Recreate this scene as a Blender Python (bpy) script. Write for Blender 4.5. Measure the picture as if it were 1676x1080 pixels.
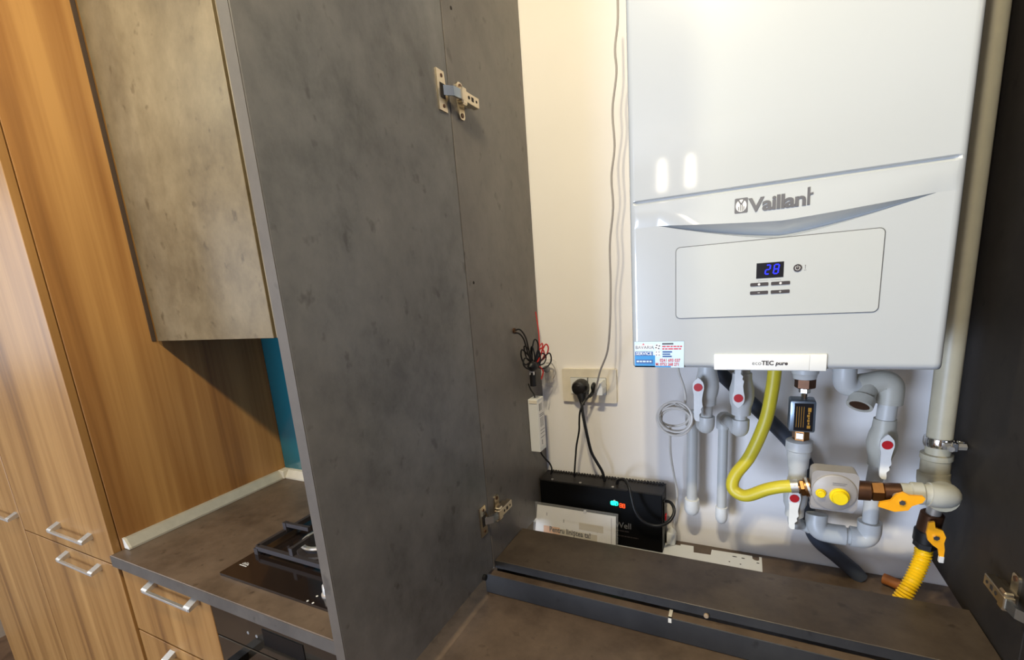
import bpy, bmesh, math, random
from mathutils import Vector, Matrix
random.seed(4)
PI = math.pi
scn = bpy.context.scene
for o in list(bpy.data.objects): bpy.data.objects.remove(o, do_unlink=True)
COL = scn.collection

# ------------------------------------------------------------------ camera
cam_d = bpy.data.cameras.new('camera'); cam = bpy.data.objects.new('camera', cam_d); COL.objects.link(cam)
Rr = (0.8949306, 0.4397575, -0.0755815); Ru = (-0.0274909, 0.2234057, 0.9743378); Rf = (-0.4453577, 0.8698869, -0.2120220)
cam.matrix_world = Matrix(((Rr[0], Ru[0], -Rf[0], 0.0), (Rr[1], Ru[1], -Rf[1], 0.0), (Rr[2], Ru[2], -Rf[2], 1.54), (0, 0, 0, 1)))
cam_d.sensor_width = 36.0; cam_d.lens = 756.197 / 1676 * 36.0
cam_d.shift_y = 88.5 / 1676; cam_d.clip_start = 0.02
scn.camera = cam

# ------------------------------------------------------------------ world, lights, exposure
w = bpy.data.worlds.new('world'); scn.world = w; w.use_nodes = True
bg = w.node_tree.nodes['Background']; bg.inputs[0].default_value = (0.62, 0.76, 1.0, 1); bg.inputs[1].default_value = 0.6
EXPOSURE = 0.06
WINDOW_W = 200.0
WINDOW2_W = 8.0
WINDOW3_W = 7.0
SPOT_MAIN = 28.5
SPOT_SIDE = 38.0
def area_light(name, loc, rot, sx, sy, power, col):
    d = bpy.data.lights.new(name, 'AREA'); d.shape = 'RECTANGLE'; d.size = sx; d.size_y = sy; d.energy = power; d.color = col
    o = bpy.data.objects.new(name, d); COL.objects.link(o); o.location = loc; o.rotation_euler = rot
    return o
def lamp_light(name, loc, power, col, radius):
    d = bpy.data.lights.new(name, 'SPOT'); d.energy = power; d.color = col; d.shadow_soft_size = radius
    d.spot_size = math.radians(177); d.spot_blend = 0.08
    o = bpy.data.objects.new(name, d); COL.objects.link(o); o.location = loc
    return o
WARM = (1.0, 0.86, 0.57)
WARM_SIDE = (1.0, 0.92, 0.63)
# daylight entering through the window of the wall behind the camera and to the right
area_light('daylight', (-2.12, -3.56, .95), (math.radians(90), 0, 0), 1.84, 1.58, WINDOW_W, (0.62, 0.75, 1.0))
area_light('daylight', (2.06, -1.55, 1.45), (0, math.radians(90), 0), 1.15, 1.35, WINDOW2_W, (0.35, 0.55, 1.0))
area_light('daylight', (-3.27, -.45, 1.75), (0, math.radians(-90), 0), .85, .95, WINDOW3_W, (0.86, 0.92, 1.0))
SPOTS = [(-0.15, -0.06), (-0.06, -0.06), (-0.88, -0.10), (-2.1, -0.35)]
for i, (x, y) in enumerate(SPOTS):
    lamp_light('spot_light', (x, y, 2.50), (SPOT_MAIN, SPOT_MAIN, SPOT_SIDE, .3*SPOT_SIDE)[i], WARM if i < 2 else WARM_SIDE, 0.02)
vs = scn.view_settings
vs.view_transform = 'Standard'; vs.look = 'None'; vs.gamma = 1; vs.exposure = EXPOSURE
try: vs.use_curve_mapping = False
except Exception: pass

# ------------------------------------------------------------------ materials
def lin(c): return tuple(((v/255)/12.92 if v/255 <= 0.04045 else ((v/255+0.055)/1.055)**2.4) for v in c)
def new_mat(name):
    m = bpy.data.materials.new(name); m.use_nodes = True
    nt = m.node_tree; return m, nt, nt.nodes['Principled BSDF']
def plain(name, rgb, rough=0.5, metal=0.0, coat=0.0, spec=0.5, noise=0.06, nscale=40.0, bump=0.0, emit=None, estr=0.0, alpha=1.0, trans=0.0):
    m, nt, b = new_mat(name); c = lin(rgb)
    tc = nt.nodes.new('ShaderNodeTexCoord'); n = nt.nodes.new('ShaderNodeTexNoise'); n.inputs['Scale'].default_value = nscale
    n.inputs['Detail'].default_value = 4; nt.links.new(tc.outputs['Object'], n.inputs['Vector'])
    r = nt.nodes.new('ShaderNodeValToRGB'); nt.links.new(n.outputs['Fac'], r.inputs[0])
    r.color_ramp.elements[0].position = .3; r.color_ramp.elements[1].position = .7
    r.color_ramp.elements[0].color = (*[v*(1-noise) for v in c], 1); r.color_ramp.elements[1].color = (*[min(1, v*(1+noise)) for v in c], 1)
    nt.links.new(r.outputs[0], b.inputs['Base Color'])
    b.inputs['Roughness'].default_value = rough; b.inputs['Metallic'].default_value = metal
    b.inputs['Coat Weight'].default_value = coat; b.inputs['Coat Roughness'].default_value = 0.05
    b.inputs['Specular IOR Level'].default_value = spec; b.inputs['Alpha'].default_value = alpha
    b.inputs['Transmission Weight'].default_value = trans
    if bump:
        bp = nt.nodes.new('ShaderNodeBump'); bp.inputs['Strength'].default_value = bump; bp.inputs['Distance'].default_value = .001
        nt.links.new(n.outputs['Fac'], bp.inputs['Height']); nt.links.new(bp.outputs[0], b.inputs['Normal'])
    if emit:
        b.inputs['Emission Color'].default_value = (*lin(emit), 1); b.inputs['Emission Strength'].default_value = estr
    return m
def concrete(name, dark, mid, light, rough=0.42, seed=0.0, spec=0.5):
    m, nt, b = new_mat(name); L = nt.links
    tc = nt.nodes.new('ShaderNodeTexCoord'); mp = nt.nodes.new('ShaderNodeMapping')
    mp.inputs['Location'].default_value = (seed, seed*.7, seed*1.3); mp.inputs['Scale'].default_value = (1, 1, .8); L.new(tc.outputs['Object'], mp.inputs[0])
    n1 = nt.nodes.new('ShaderNodeTexNoise'); n1.inputs['Scale'].default_value = 6; n1.inputs['Detail'].default_value = 8; n1.inputs['Roughness'].default_value = .62
    n2 = nt.nodes.new('ShaderNodeTexNoise'); n2.inputs['Scale'].default_value = 26; n2.inputs['Detail'].default_value = 6; n2.inputs['Roughness'].default_value = .7
    n3 = nt.nodes.new('ShaderNodeTexNoise'); n3.inputs['Scale'].default_value = 38; n3.inputs['Detail'].default_value = 3
    for n in (n1, n2, n3): L.new(mp.outputs[0], n.inputs['Vector'])
    mx = nt.nodes.new('ShaderNodeMix'); mx.data_type = 'FLOAT'; mx.inputs[0].default_value = .38
    L.new(n1.outputs['Fac'], mx.inputs[2]); L.new(n2.outputs['Fac'], mx.inputs[3])
    r = nt.nodes.new('ShaderNodeValToRGB'); e = r.color_ramp.elements
    e[0].position = .36; e[0].color = (*lin(dark), 1); e[1].position = .66; e[1].color = (*lin(light), 1)
    k = e.new(.5); k.color = (*lin(mid), 1)
    L.new(mx.outputs[0], r.inputs[0])
    # small darker flecks
    r2 = nt.nodes.new('ShaderNodeValToRGB'); r2.color_ramp.elements[0].position = .27; r2.color_ramp.elements[1].position = .36
    r2.color_ramp.elements[0].color = (.62, .6, .58, 1); r2.color_ramp.elements[1].color = (1, 1, 1, 1)
    L.new(n3.outputs['Fac'], r2.inputs[0])
    mul = nt.nodes.new('ShaderNodeMix'); mul.data_type = 'RGBA'; mul.blend_type = 'MULTIPLY'; mul.inputs[0].default_value = 1
    L.new(r.outputs[0], mul.inputs[6]); L.new(r2.outputs[0], mul.inputs[7]); L.new(mul.outputs[2], b.inputs['Base Color'])
    b.inputs['Roughness'].default_value = rough; b.inputs['Specular IOR Level'].default_value = spec
    bp = nt.nodes.new('ShaderNodeBump'); bp.inputs['Strength'].default_value = .06; bp.inputs['Distance'].default_value = .002
    L.new(n2.outputs['Fac'], bp.inputs['Height']); L.new(bp.outputs[0], b.inputs['Normal'])
    return m
def wood(name, dark, mid, light, seed=0.0, rough=0.38):
    m, nt, b = new_mat(name); L = nt.links
    tc = nt.nodes.new('ShaderNodeTexCoord')
    def nz(scale, sc, det, dist, loc):
        mp = nt.nodes.new('ShaderNodeMapping'); mp.inputs['Scale'].default_value = sc; mp.inputs['Location'].default_value = loc
        L.new(tc.outputs['Object'], mp.inputs[0])
        n = nt.nodes.new('ShaderNodeTexNoise'); n.inputs['Scale'].default_value = scale; n.inputs['Detail'].default_value = det
        n.inputs['Distortion'].default_value = dist; L.new(mp.outputs[0], n.inputs['Vector']); return n
    a = nz(1.0, (7, 7, .4), 3, .5, (seed, seed, seed)); c = nz(1.0, (90, 90, 2.2), 3, .2, (seed*2, seed, 0)); g = nz(1.0, (22, 22, .8), 3, .8, (0, seed, seed*3))
    mx = nt.nodes.new('ShaderNodeMix'); mx.data_type = 'FLOAT'; mx.inputs[0].default_value = .35
    L.new(a.outputs['Fac'], mx.inputs[2]); L.new(g.outputs['Fac'], mx.inputs[3])
    mx2 = nt.nodes.new('ShaderNodeMix'); mx2.data_type = 'FLOAT'; mx2.inputs[0].default_value = .16
    L.new(mx.outputs[0], mx2.inputs[2]); L.new(c.outputs['Fac'], mx2.inputs[3])
    r = nt.nodes.new('ShaderNodeValToRGB'); e = r.color_ramp.elements
    e[0].position = .34; e[0].color = (*lin(dark), 1); e[1].position = .64; e[1].color = (*lin(light), 1)
    k = e.new(.47); k.color = (*lin(mid), 1)
    L.new(mx2.outputs[0], r.inputs[0]); L.new(r.outputs[0], b.inputs['Base Color'])
    b.inputs['Roughness'].default_value = rough
    bp = nt.nodes.new('ShaderNodeBump'); bp.inputs['Strength'].default_value = .05; bp.inputs['Distance'].default_value = .001
    L.new(c.outputs['Fac'], bp.inputs['Height']); L.new(bp.outputs[0], b.inputs['Normal'])
    return m
def glow(name, rgb, s):
    return plain(name, (10, 10, 10), .4, emit=rgb, estr=s, noise=0)

M = {}
M['wall'] = plain('painted_wall', (246, 242, 238), .85, noise=.015, nscale=6, bump=.05)
M['wall_room'] = plain('tan_room_paint', (150, 132, 110), .85, noise=.02)
M['ceiling'] = plain('ceiling_paint', (238, 236, 232), .9, noise=.01)
M['floor'] = wood('floor_boards', (78, 56, 38), (100, 74, 52), (118, 90, 64), 5)
M['lam_door'] = concrete('grey_concrete_laminate', (80, 78, 76), (101, 99, 97), (117, 114, 111), .34, 0)
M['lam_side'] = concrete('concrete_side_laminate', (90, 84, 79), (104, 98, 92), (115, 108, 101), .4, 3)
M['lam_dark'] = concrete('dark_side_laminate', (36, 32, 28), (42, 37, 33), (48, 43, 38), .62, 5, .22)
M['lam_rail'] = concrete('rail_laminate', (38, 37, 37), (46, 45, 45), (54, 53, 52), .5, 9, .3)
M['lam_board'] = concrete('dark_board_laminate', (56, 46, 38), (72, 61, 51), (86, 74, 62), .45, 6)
M['lam_upper'] = concrete('beige_concrete_laminate', (90, 77, 56), (108, 94, 70), (124, 109, 83), .33, 8)
M['lam_top'] = concrete('worktop_laminate', (74, 60, 48), (95, 79, 65), (112, 94, 78), .42, 12)
M['lam_edge'] = concrete('edge_banding', (70, 62, 52), (80, 71, 60), (89, 80, 68), .5, 15)
M['lam_topedge'] = concrete('worktop_edge_band', (68, 63, 57), (78, 72, 65), (88, 82, 74), .45, 17)
M['joint'] = plain('joint_tan', (150, 128, 102), .5)
M['wood'] = wood('elm_wood', (98, 64, 32), (136, 96, 50), (164, 122, 70), 0)
M['wood2'] = wood('elm_wood_side', (108, 70, 36), (148, 102, 54), (180, 134, 78), 7.3)
M['wood_edge'] = wood('elm_wood_edge', (96, 66, 40), (122, 86, 52), (140, 100, 62), 2)
M['dark_gap'] = plain('dark_gap', (34, 26, 20), .8)
M['shade_brown'] = plain('shade_brown', (66, 50, 38), .7)
M['steel'] = plain('brushed_steel', (206, 202, 194), .34, .75, noise=.05)
M['nickel'] = plain('nickel', (206, 192, 168), .28, 1.0)
M['zinc'] = plain('blue_zinc', (196, 206, 214), .25, 1.0)
M['chrome'] = plain('chrome', (215, 215, 215), .1, 1.0)
M['brass'] = plain('aged_brass', (150, 108, 66), .36, 1.0, noise=.2)
M['brown_brass'] = plain('brown_fitting', (92, 62, 42), .42, .7, noise=.2)
M['alu_trim'] = plain('aluminium_trim', (186, 180, 166), .42, .25)
M['white_plastic'] = plain('white_plastic', (232, 232, 228), .32, noise=.01)
M['trim_white'] = plain('corner_plastic', (214, 206, 190), .4)
M['enamel'] = plain('white_enamel', (184, 187, 187), .22, coat=1.0, noise=.006, nscale=5)
M['flap'] = plain('flap_plastic', (184, 186, 183), .35, noise=.006)
M['seam'] = plain('seam_grey', (96, 96, 94), .6)
M['ppr'] = plain('white_pipe', (198, 199, 196), .38, noise=.02)
M['ppr_old'] = plain('offwhite_pipe', (184, 182, 170), .42, noise=.05)
M['lever'] = plain('lever_plastic', (230, 230, 226), .35)
M['red'] = plain('red_disc', (196, 20, 30), .4)
M['cream'] = plain('cream_painted_pipe', (192, 184, 158), .4, noise=.05)
M['yellow'] = plain('yellow_hose', (206, 190, 48), .4, noise=.04)
M['yellow_deep'] = plain('yellow_corrugated', (242, 196, 22), .4, noise=.04)
M['orange'] = plain('orange_yellow_paint', (250, 170, 22), .38)
M['sleeve'] = plain('orange_sleeve', (160, 92, 34), .6)
M['hose'] = plain('dark_grey_hose', (58, 64, 76), .55, noise=.08)
M['black'] = plain('black_plastic', (20, 19, 19), .42, noise=.1)
M['black_metal'] = plain('black_painted_steel', (9, 9, 9), .4, spec=.2, noise=.08)
M['black_top'] = plain('dark_grey_steel', (36, 33, 32), .5, spec=.3)
M['black_glass'] = plain('black_glass', (20, 16, 14), .08, coat=.4, noise=0)
M['hob_glass'] = plain('brown_black_glass', (34, 26, 23), .12, coat=.5, noise=0)
M['oven_band'] = plain('oven_band_black', (8, 8, 8), .3, noise=0)
M['oven_glass'] = plain('oven_glass_brown', (40, 35, 28), .12, coat=.6, noise=.05)
M['iron'] = plain('cast_iron', (48, 42, 42), .55, noise=.12)
M['burner_silver'] = plain('burner_ring', (214, 208, 200), .3, .6)
M['cable_white'] = plain('white_cable', (214, 208, 198), .45)
M['cable_grey'] = plain('grey_white_cable', (164, 156, 148), .45)
M['wire_red'] = plain('red_wire', (186, 40, 34), .45)
M['socket'] = plain('ivory_socket', (232, 222, 202), .35)
M['die_cast'] = plain('die_cast_alloy', (168, 162, 156), .5, .25, noise=.05)
M['filter_box'] = plain('grey_filter_box', (126, 138, 150), .3, .7)
M['label_black'] = plain('black_label', (14, 12, 16), .3)
M['gold'] = plain('gold_print', (196, 140, 40), .4)
M['paper'] = plain('paper', (246, 242, 236), .5, noise=.02)
M['paper_tan'] = plain('tan_print', (214, 202, 180), .5)
M['paper_orange'] = plain('orange_print', (244, 192, 150), .5)
M['ink'] = plain('dark_ink', (58, 50, 48), .5)
M['ink_grey'] = plain('grey_ink', (120, 118, 116), .5)
M['logo_grey'] = plain('logo_silver_grey', (112, 112, 116), .3, .55)
M['badge_light'] = plain('badge_light', (214, 212, 208), .35)
M['cap_yellow'] = plain('yellow_cap', (240, 210, 20), .4)
M['teal'] = plain('teal_glass', (24, 98, 110), .1, coat=.7, noise=.02)
M['st_bg'] = plain('sticker_pale', (206, 226, 236), .4)
M['st_blue'] = plain('sticker_blue', (26, 138, 200), .4)
M['st_navy'] = plain('sticker_navy', (20, 74, 142), .4)
M['st_red'] = plain('sticker_red', (206, 58, 62), .4)
M['st_white'] = plain('sticker_white', (240, 242, 242), .4)
M['film'] = plain('clear_plastic', (226, 224, 220), .12, alpha=.13, noise=0)
M['led_blue'] = glow('blue_digits', (30, 40, 255), 2.2)
M['led_teal'] = glow('teal_led', (20, 255, 200), 3.0)
M['led_red'] = glow('red_led', (255, 70, 20), 3.0)
M['opal'] = glow('lamp_opal', (255, 240, 215), 14.0)

# ------------------------------------------------------------------ builders
SH = [Vector((0, 0, 0))]
class B:
    def __init__(s): s.bm = bmesh.new(); s.mats = []; s.cur = 0
    def use(s, m):
        if m not in s.mats: s.mats.append(m)
        s.cur = s.mats.index(m); return s
    def _tag(s, faces):
        for f in faces: f.material_index = s.cur
    def box(s, x0, x1, y0, y1, z0, z1, bev=0.0, seg=2):
        vs_ = [s.bm.verts.new(p) for p in ((x0,y0,z0),(x1,y0,z0),(x1,y1,z0),(x0,y1,z0),(x0,y0,z1),(x1,y0,z1),(x1,y1,z1),(x0,y1,z1))]
        fs = [s.bm.faces.new([vs_[i] for i in q]) for q in ((0,3,2,1),(4,5,6,7),(0,1,5,4),(1,2,6,5),(2,3,7,6),(3,0,4,7))]
        s._tag(fs)
        if bev:
            es = list({e for f in fs for e in f.edges})
            r = bmesh.ops.bevel(s.bm, geom=es, offset=bev, segments=seg, affect='EDGES', profile=.5)
            s._tag(r['faces'])
        return s
    def ring_loft(s, rings, cap=True, closed=False):
        vr = [[s.bm.verts.new(p) for p in r] for r in rings]; n = len(vr[0]); fs = []
        for a, b_ in zip(vr, vr[1:]):
            for i in range(n): fs.append(s.bm.faces.new((a[i], a[(i+1) % n], b_[(i+1) % n], b_[i])))
        if cap:
            fs.append(s.bm.faces.new(list(reversed(vr[0])))); fs.append(s.bm.faces.new(vr[-1]))
        s._tag(fs); return s
    def lathe(s, origin, axis, prof, seg=20):
        # prof: list of (distance along axis, radius)
        a = Vector(axis).normalized(); u = a.orthogonal().normalized(); v = a.cross(u); o = Vector(origin); rings = []
        for d, r in prof:
            r = max(r, 1e-5)
            rings.append([o + a*d + (u*math.cos(2*PI*i/seg) + v*math.sin(2*PI*i/seg))*r for i in range(seg)])
        return s.ring_loft(rings)
    def cyl(s, p0, p1, r0, r1=None, seg=20, bev=0.0):
        p0 = Vector(p0); p1 = Vector(p1); L = (p1-p0).length; r1 = r0 if r1 is None else r1
        if bev: pr = [(0, r0-bev), (bev, r0), (L-bev, r1), (L, r1-bev)]
        else: pr = [(0, r0), (L, r1)]
        return s.lathe(p0, p1-p0, pr, seg)
    def hexa(s, p0, p1, r): return s.cyl(p0, p1, r, seg=6, bev=r*.1)
    def sphere(s, c, r, sc=(1, 1, 1), seg=16):
        n = seg//2; pr = [(-r*math.cos(PI*i/n), r*math.sin(PI*i/n)) for i in range(n+1)]; k = len(s.bm.verts)
        s.bm.verts.ensure_lookup_table()
        s.lathe(c, (0, 0, 1), pr, seg); s.bm.verts.ensure_lookup_table()
        for v in s.bm.verts[k:]:
            d = v.co - Vector(c); v.co = Vector(c) + Vector((d.x*sc[0], d.y*sc[1], d.z*sc[2]))
        return s
    def tube(s, pts, r, seg=10, sub=6, rfun=None, smooth=True, step=None):
        P = [Vector(p) for p in pts]
        if smooth and len(P) > 2:
            Q = []
            for i in range(len(P)-1):
                p0 = P[i-1] if i else P[0]*2-P[1]; p1 = P[i]; p2 = P[i+1]; p3 = P[i+2] if i+2 < len(P) else P[-1]*2-P[-2]
                n = sub if step is None else max(2, int((p2-p1).length/step))
                for k in range(n):
                    t = k/n
                    Q.append(.5*((2*p1)+(p2-p0)*t+(2*p0-5*p1+4*p2-p3)*t*t+(3*p1-p0-3*p2+p3)*t**3))
            Q.append(P[-1]); P = Q
        rings = []; t0 = (P[1]-P[0]).normalized(); u = t0.orthogonal().normalized(); acc = 0
        for i, p in enumerate(P):
            t = (P[min(i+1, len(P)-1)]-P[max(i-1, 0)]).normalized()
            u = (u - t*u.dot(t)).normalized(); v = t.cross(u)
            if i: acc += (P[i]-P[i-1]).length
            rr = r if rfun is None else rfun(i, acc)
            rings.append([p+(u*math.cos(2*PI*k/seg)+v*math.sin(2*PI*k/seg))*rr for k in range(seg)])
        return s.ring_loft(rings)
    def prism(s, poly, plane, c0, c1):
        # poly in 2D, plane 'xz' (extrude y), 'yz' (extrude x), 'xy' (extrude z)
        f = {'xz': lambda a, b_, c: (a, c, b_), 'yz': lambda a, b_, c: (c, a, b_), 'xy': lambda a, b_, c: (a, b_, c)}[plane]
        r0 = [f(a, b_, c0) for a, b_ in poly]; r1 = [f(a, b_, c1) for a, b_ in poly]
        return s.ring_loft([r0, r1])
    def build(s, name, mat=None, parent=None, smooth=False, origin=None):
        bmesh.ops.recalc_face_normals(s.bm, faces=s.bm.faces[:])
        for v in s.bm.verts: v.co += SH[0]
        off = Vector(origin) if origin is not None else (parent_loc(parent) if parent else Vector((0, 0, 0)))
        for v in s.bm.verts: v.co -= off
        if smooth:
            for f in s.bm.faces: f.smooth = True
            lim = math.radians(38)
            for e in s.bm.edges:
                if len(e.link_faces) == 2 and e.calc_face_angle(0) > lim: e.smooth = False
        me = bpy.data.meshes.new(name); s.bm.to_mesh(me); s.bm.free()
        if s.mats:
            for m in s.mats: me.materials.append(M[m])
        elif mat: me.materials.append(M[mat])
        o = bpy.data.objects.new(name, me); COL.objects.link(o)
        if parent: o.parent = parent; o['_w'] = 0
        if origin is not None and parent is None: o.location = off
        if '_w' in o: del o['_w']
        return o
def parent_loc(p):
    v = Vector((0, 0, 0))
    while p is not None: v = v + Vector(p.location); p = p.parent
    return v
def thing(name, label, cat, loc, group=None):
    o = bpy.data.objects.new(name, None); COL.objects.link(o); o.location = loc; o.empty_display_size = .05
    o['label'] = label; o['category'] = cat
    if group: o['group'] = group
    return o
def tag(o, label, cat, group=None):
    o['label'] = label; o['category'] = cat
    if group: o['group'] = group
    return o
def struct(o): o['kind'] = 'structure'; return o
def lab(o, t): o['label'] = t; return o
def text(name, body, loc, size, mat, parent, rot=(PI/2, 0, 0), depth=.0003, bold=0.0, sx=1.0, align='LEFT', shear=0.0, space=1.0):
    cu = bpy.data.curves.new(name, 'FONT'); cu.body = body; cu.size = size; cu.extrude = depth; cu.offset = bold; cu.align_x = align
    cu.shear = shear; cu.space_character = space; cu.resolution_u = 3
    t = bpy.data.objects.new(name, cu); COL.objects.link(t); bpy.context.view_layer.update()
    me = bpy.data.meshes.new_from_object(t.evaluated_get(bpy.context.evaluated_depsgraph_get()))
    bpy.data.objects.remove(t); bpy.data.curves.remove(cu)
    me.name = name
    off = parent_loc(parent) if parent else Vector((0, 0, 0))
    from mathutils import Euler
    mt = Matrix.Translation(Vector(loc)-off) @ Euler(rot).to_matrix().to_4x4() @ Matrix.Diagonal((sx, 1, 1, 1))
    me.transform(mt); me.materials.clear(); me.materials.append(M[mat])
    o = bpy.data.objects.new(name, me); COL.objects.link(o)
    if parent: o.parent = parent
    return o
def rrect(x0, x1, z0, z1, r, n=5):
    out = []
    for cx, cz, a0 in ((x1-r, z1-r, 0), (x0+r, z1-r, 90), (x0+r, z0+r, 180), (x1-r, z0+r, 270)):
        for i in range(n+1):
            a = math.radians(a0+90*i/n); out.append((cx+r*math.cos(a), cz+r*math.sin(a)))
    return out
def circ(cx, cz, r, n=20, sx=1.0): return [(cx+sx*r*math.cos(2*PI*i/n), cz+r*math.sin(2*PI*i/n)) for i in range(n)]

# ------------------------------------------------------------------ the room
WY = 1.07; CT = 0.902; CEIL = 2.56
struct(B().box(-3.4, 2.2, -3.7, WY+.12, -.06, 0).build('floor', 'floor'))
struct(B().box(-3.4, 2.2, -3.7, WY+.12, CEIL, CEIL+.06).build('ceiling', 'ceiling'))
struct(B().box(-3.4, 2.2, WY, WY+.12, 0, CEIL).build('wall_back', 'wall'))
wl = B()
for a in ((-3.6, -.95, 0, CEIL), (.05, WY, 0, CEIL), (-.95, .05, 0, 1.25), (-.95, .05, 2.25, CEIL)): wl.box(-3.4, -3.3, *a)
struct(wl.build('wall_left', 'wall_room'))
wn = B()
for a in ((-.95, -.9, 1.25, 2.25), (0, .05, 1.25, 2.25), (-.9, 0, 1.25, 1.3), (-.9, 0, 2.2, 2.25)): wn.box(-3.38, -3.31, *a)
struct(wn.build('window_3', 'white_plastic'))
wf = B()
for a in ((-3.4, -3.1, 0, CEIL), (-1.14, 2.2, 0, CEIL), (-3.1, -1.14, 0, .1), (-3.1, -1.14, 1.8, CEIL)): wf.box(a[0], a[1], -3.7, -3.6, a[2], a[3])
struct(wf.build('wall_front', 'wall_room'))
wn = B()
for a in ((-3.1, -3.04, .1, 1.8), (-1.2, -1.14, .1, 1.8), (-3.04, -1.2, .1, .16), (-3.04, -1.2, 1.74, 1.8), (-2.15, -2.09, .16, 1.74)): wn.box(a[0], a[1], -3.68, -3.61, a[2], a[3])
struct(wn.build('window_2', 'white_plastic'))
wr = B()
for a in ((2.1, 2.2, -3.6, -2.3, 0, CEIL), (2.1, 2.2, -.8, WY, 0, CEIL), (2.1, 2.2, -2.3, -.8, 0, .8), (2.1, 2.2, -2.3, -.8, 2.1, CEIL)): wr.box(*a)
struct(wr.build('wall_right', 'wall_room'))
wn = B()
for a in ((2.11, 2.17, -2.3, -2.24, .8, 2.1), (2.11, 2.17, -.86, -.8, .8, 2.1), (2.11, 2.17, -2.24, -.86, .8, .86), (2.11, 2.17, -2.24, -.86, 2.04, 2.1), (2.115, 2.165, -1.58, -1.52, .86, 2.04)): wn.box(*a)
struct(wn.build('window_1', 'white_plastic'))

# ceiling spots
for i, (x, y) in enumerate(SPOTS):
    t = thing('ceiling_spot', ['white recessed ceiling spot above the boiler, left of the close pair', 'white recessed ceiling spot above the boiler, right of the close pair', 'white recessed ceiling spot above the hob worktop',
               'white recessed ceiling spot in front of the tall wooden cabinets'][i], 'ceiling lamp', (x, y, CEIL), 'recessed ceiling spots')
    B().lathe((x, y, CEIL), (0, 0, -1), [(0, .042), (.004, .042), (.007, .034), (.003, .03), (.003, .001)], 24).build('ring', 'white_plastic', t, True)
    B().cyl((x, y, CEIL-.0035), (x, y, CEIL-.006), .026, seg=20).build('diffuser', 'opal', t)
# two pendant tube lamps far behind the camera (seen mirrored in the boiler front)
for i, x in enumerate((-.61, -.40)):
    t = thing('pendant_lamp', ['left tubular opal pendant lamp behind the camera', 'right tubular opal pendant lamp behind the camera'][i], 'pendant lamp', (x, -2.5, CEIL), 'tubular pendant lamps')
    B().cyl((x, -2.5, CEIL-.02), (x, -2.5, CEIL), .05, seg=20).build('canopy', 'steel', t, True)
    B().cyl((x, -2.5, 2.40), (x, -2.5, CEIL-.02), .004, seg=8).build('cord', 'black', t)
    B().cyl((x, -2.5, 2.16), (x, -2.5, 2.40), .045, .036, seg=20, bev=.02).build('lamp_shade', 'opal', t, True)

# ------------------------------------------------------------------ tall wooden cabinets on the left
def handle(bm, x0, x1, yf, z, proud=.027):
    yo = yf-proud
    for xa, xb, k in ((x0, x0+.024, 1), (x1-.024, x1, -1)):
        bm.ring_loft([[(xa, yf, z-.004), (xb, yf, z-.004), (xb, yf, z+.011), (xa, yf, z+.011)], [(xa, yo+.008, z-.008), (xb, yo+.008, z-.008), (xb, yo+.004, z+.001), (xa, yo+.004, z+.001)], [(xa, yo, z-.010), (xb, yo, z-.010), (xb, yo, z-.002), (xa, yo, z-.002)]])
    bm.box(x0+.006, x1-.006, yo-.001, yo+.007, z-.0102, z-.0035, .001)
    return bm
def tall_cabinet(x0, x1, label, split, hx, hzs, side):
    t = thing('tall_cabinet', label, 'cabinet', ((x0+x1)/2, .8, 0))
    b = B()
    b.box(x0, x0+.018, .5375, 1.066, 0, 2.42).box(x0+.018, x1-.018, .56, 1.066, .1, .118).box(x0+.018, x1-.018, .56, 1.066, 2.4, 2.42).box(x0+.018, x1-.018, 1.05, 1.066, .118, 2.4)
    b.box(x0+.018, x1-.018, .58, .6, 0, .1)
    b.build('carcass', 'wood2', t)
    B().box(x1-.018, x1, .5375, 1.066, 0, 2.42, .0008, 1).build('side_panel', 'wood2', t)
    zs = [(.102, split-.002), (split+.002, 2.42)] if split else [(.102, 2.42)]
    for k, (za, zb) in enumerate(zs):
        d = B().box(x0+.0015, x1-.0015, .517, .5355, za, zb, .001, 1).build('door', 'wood', t)
        for hz in hzs[k]: handle(B(), hx[0], hx[1], .517, hz).build('handle', 'steel', d)
    return t
tall_cabinet(-2.127, -1.527, 'tall wooden cabinet with two bar handles, its side panel against the worktop', .862, (-1.845, -1.625), [[.834], [.932]], True)
tall_cabinet(-2.735, -2.131, 'tall wooden cabinet at the far left edge with a single handle', None, (-2.36, -2.14), [[.912]], False)

# ------------------------------------------------------------------ base cabinets, worktop
t = thing('drawer_unit', 'wooden drawer unit under the worktop between tall cabinet and oven', 'cabinet', (-1.32, .8, 0))
B().box(-1.5255, -1.117, .547, 1.06, .1, .866).box(-1.5255, -1.117, .6, 1.0, 0, .1).build('carcass', 'wood_edge', t)
for k, (za, zb) in enumerate(((.662, .864), (.382, .656), (.102, .376))):
    d = B().box(-1.5235, -1.1185, .523, .545, za, zb, .001, 1).build('drawer', 'wood', t)
    handle(B(), -1.372, -1.160, .523, [.846, .63, .35][k]).build('handle', 'steel', d)
t = thing('oven', 'black glass built-in oven under the hob', 'oven', (-.80, .8, 0))
B().box(-1.1155, -.497, .542, 1.05, .1, .866).build('body', 'black_metal', t)
cp = B().box(-1.1145, -.498, .522, .541, .772, .864, .0015, 1).build('control_panel', 'oven_glass', t)
B().box(-.93, -.80, .5205, .5219, .80, .842).build('display', 'oven_band', cp)
for i, x in enumerate((-.985, -.955, -.735, -.69)): B().cyl((x, .5218, .815), (x, .5208, .815), .004, seg=10).build('touch_mark', 'ink_grey', cp)
dr = B().box(-1.1145, -.498, .522, .541, .16, .768, .0015, 1).build('door', 'oven_glass', t)
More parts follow.
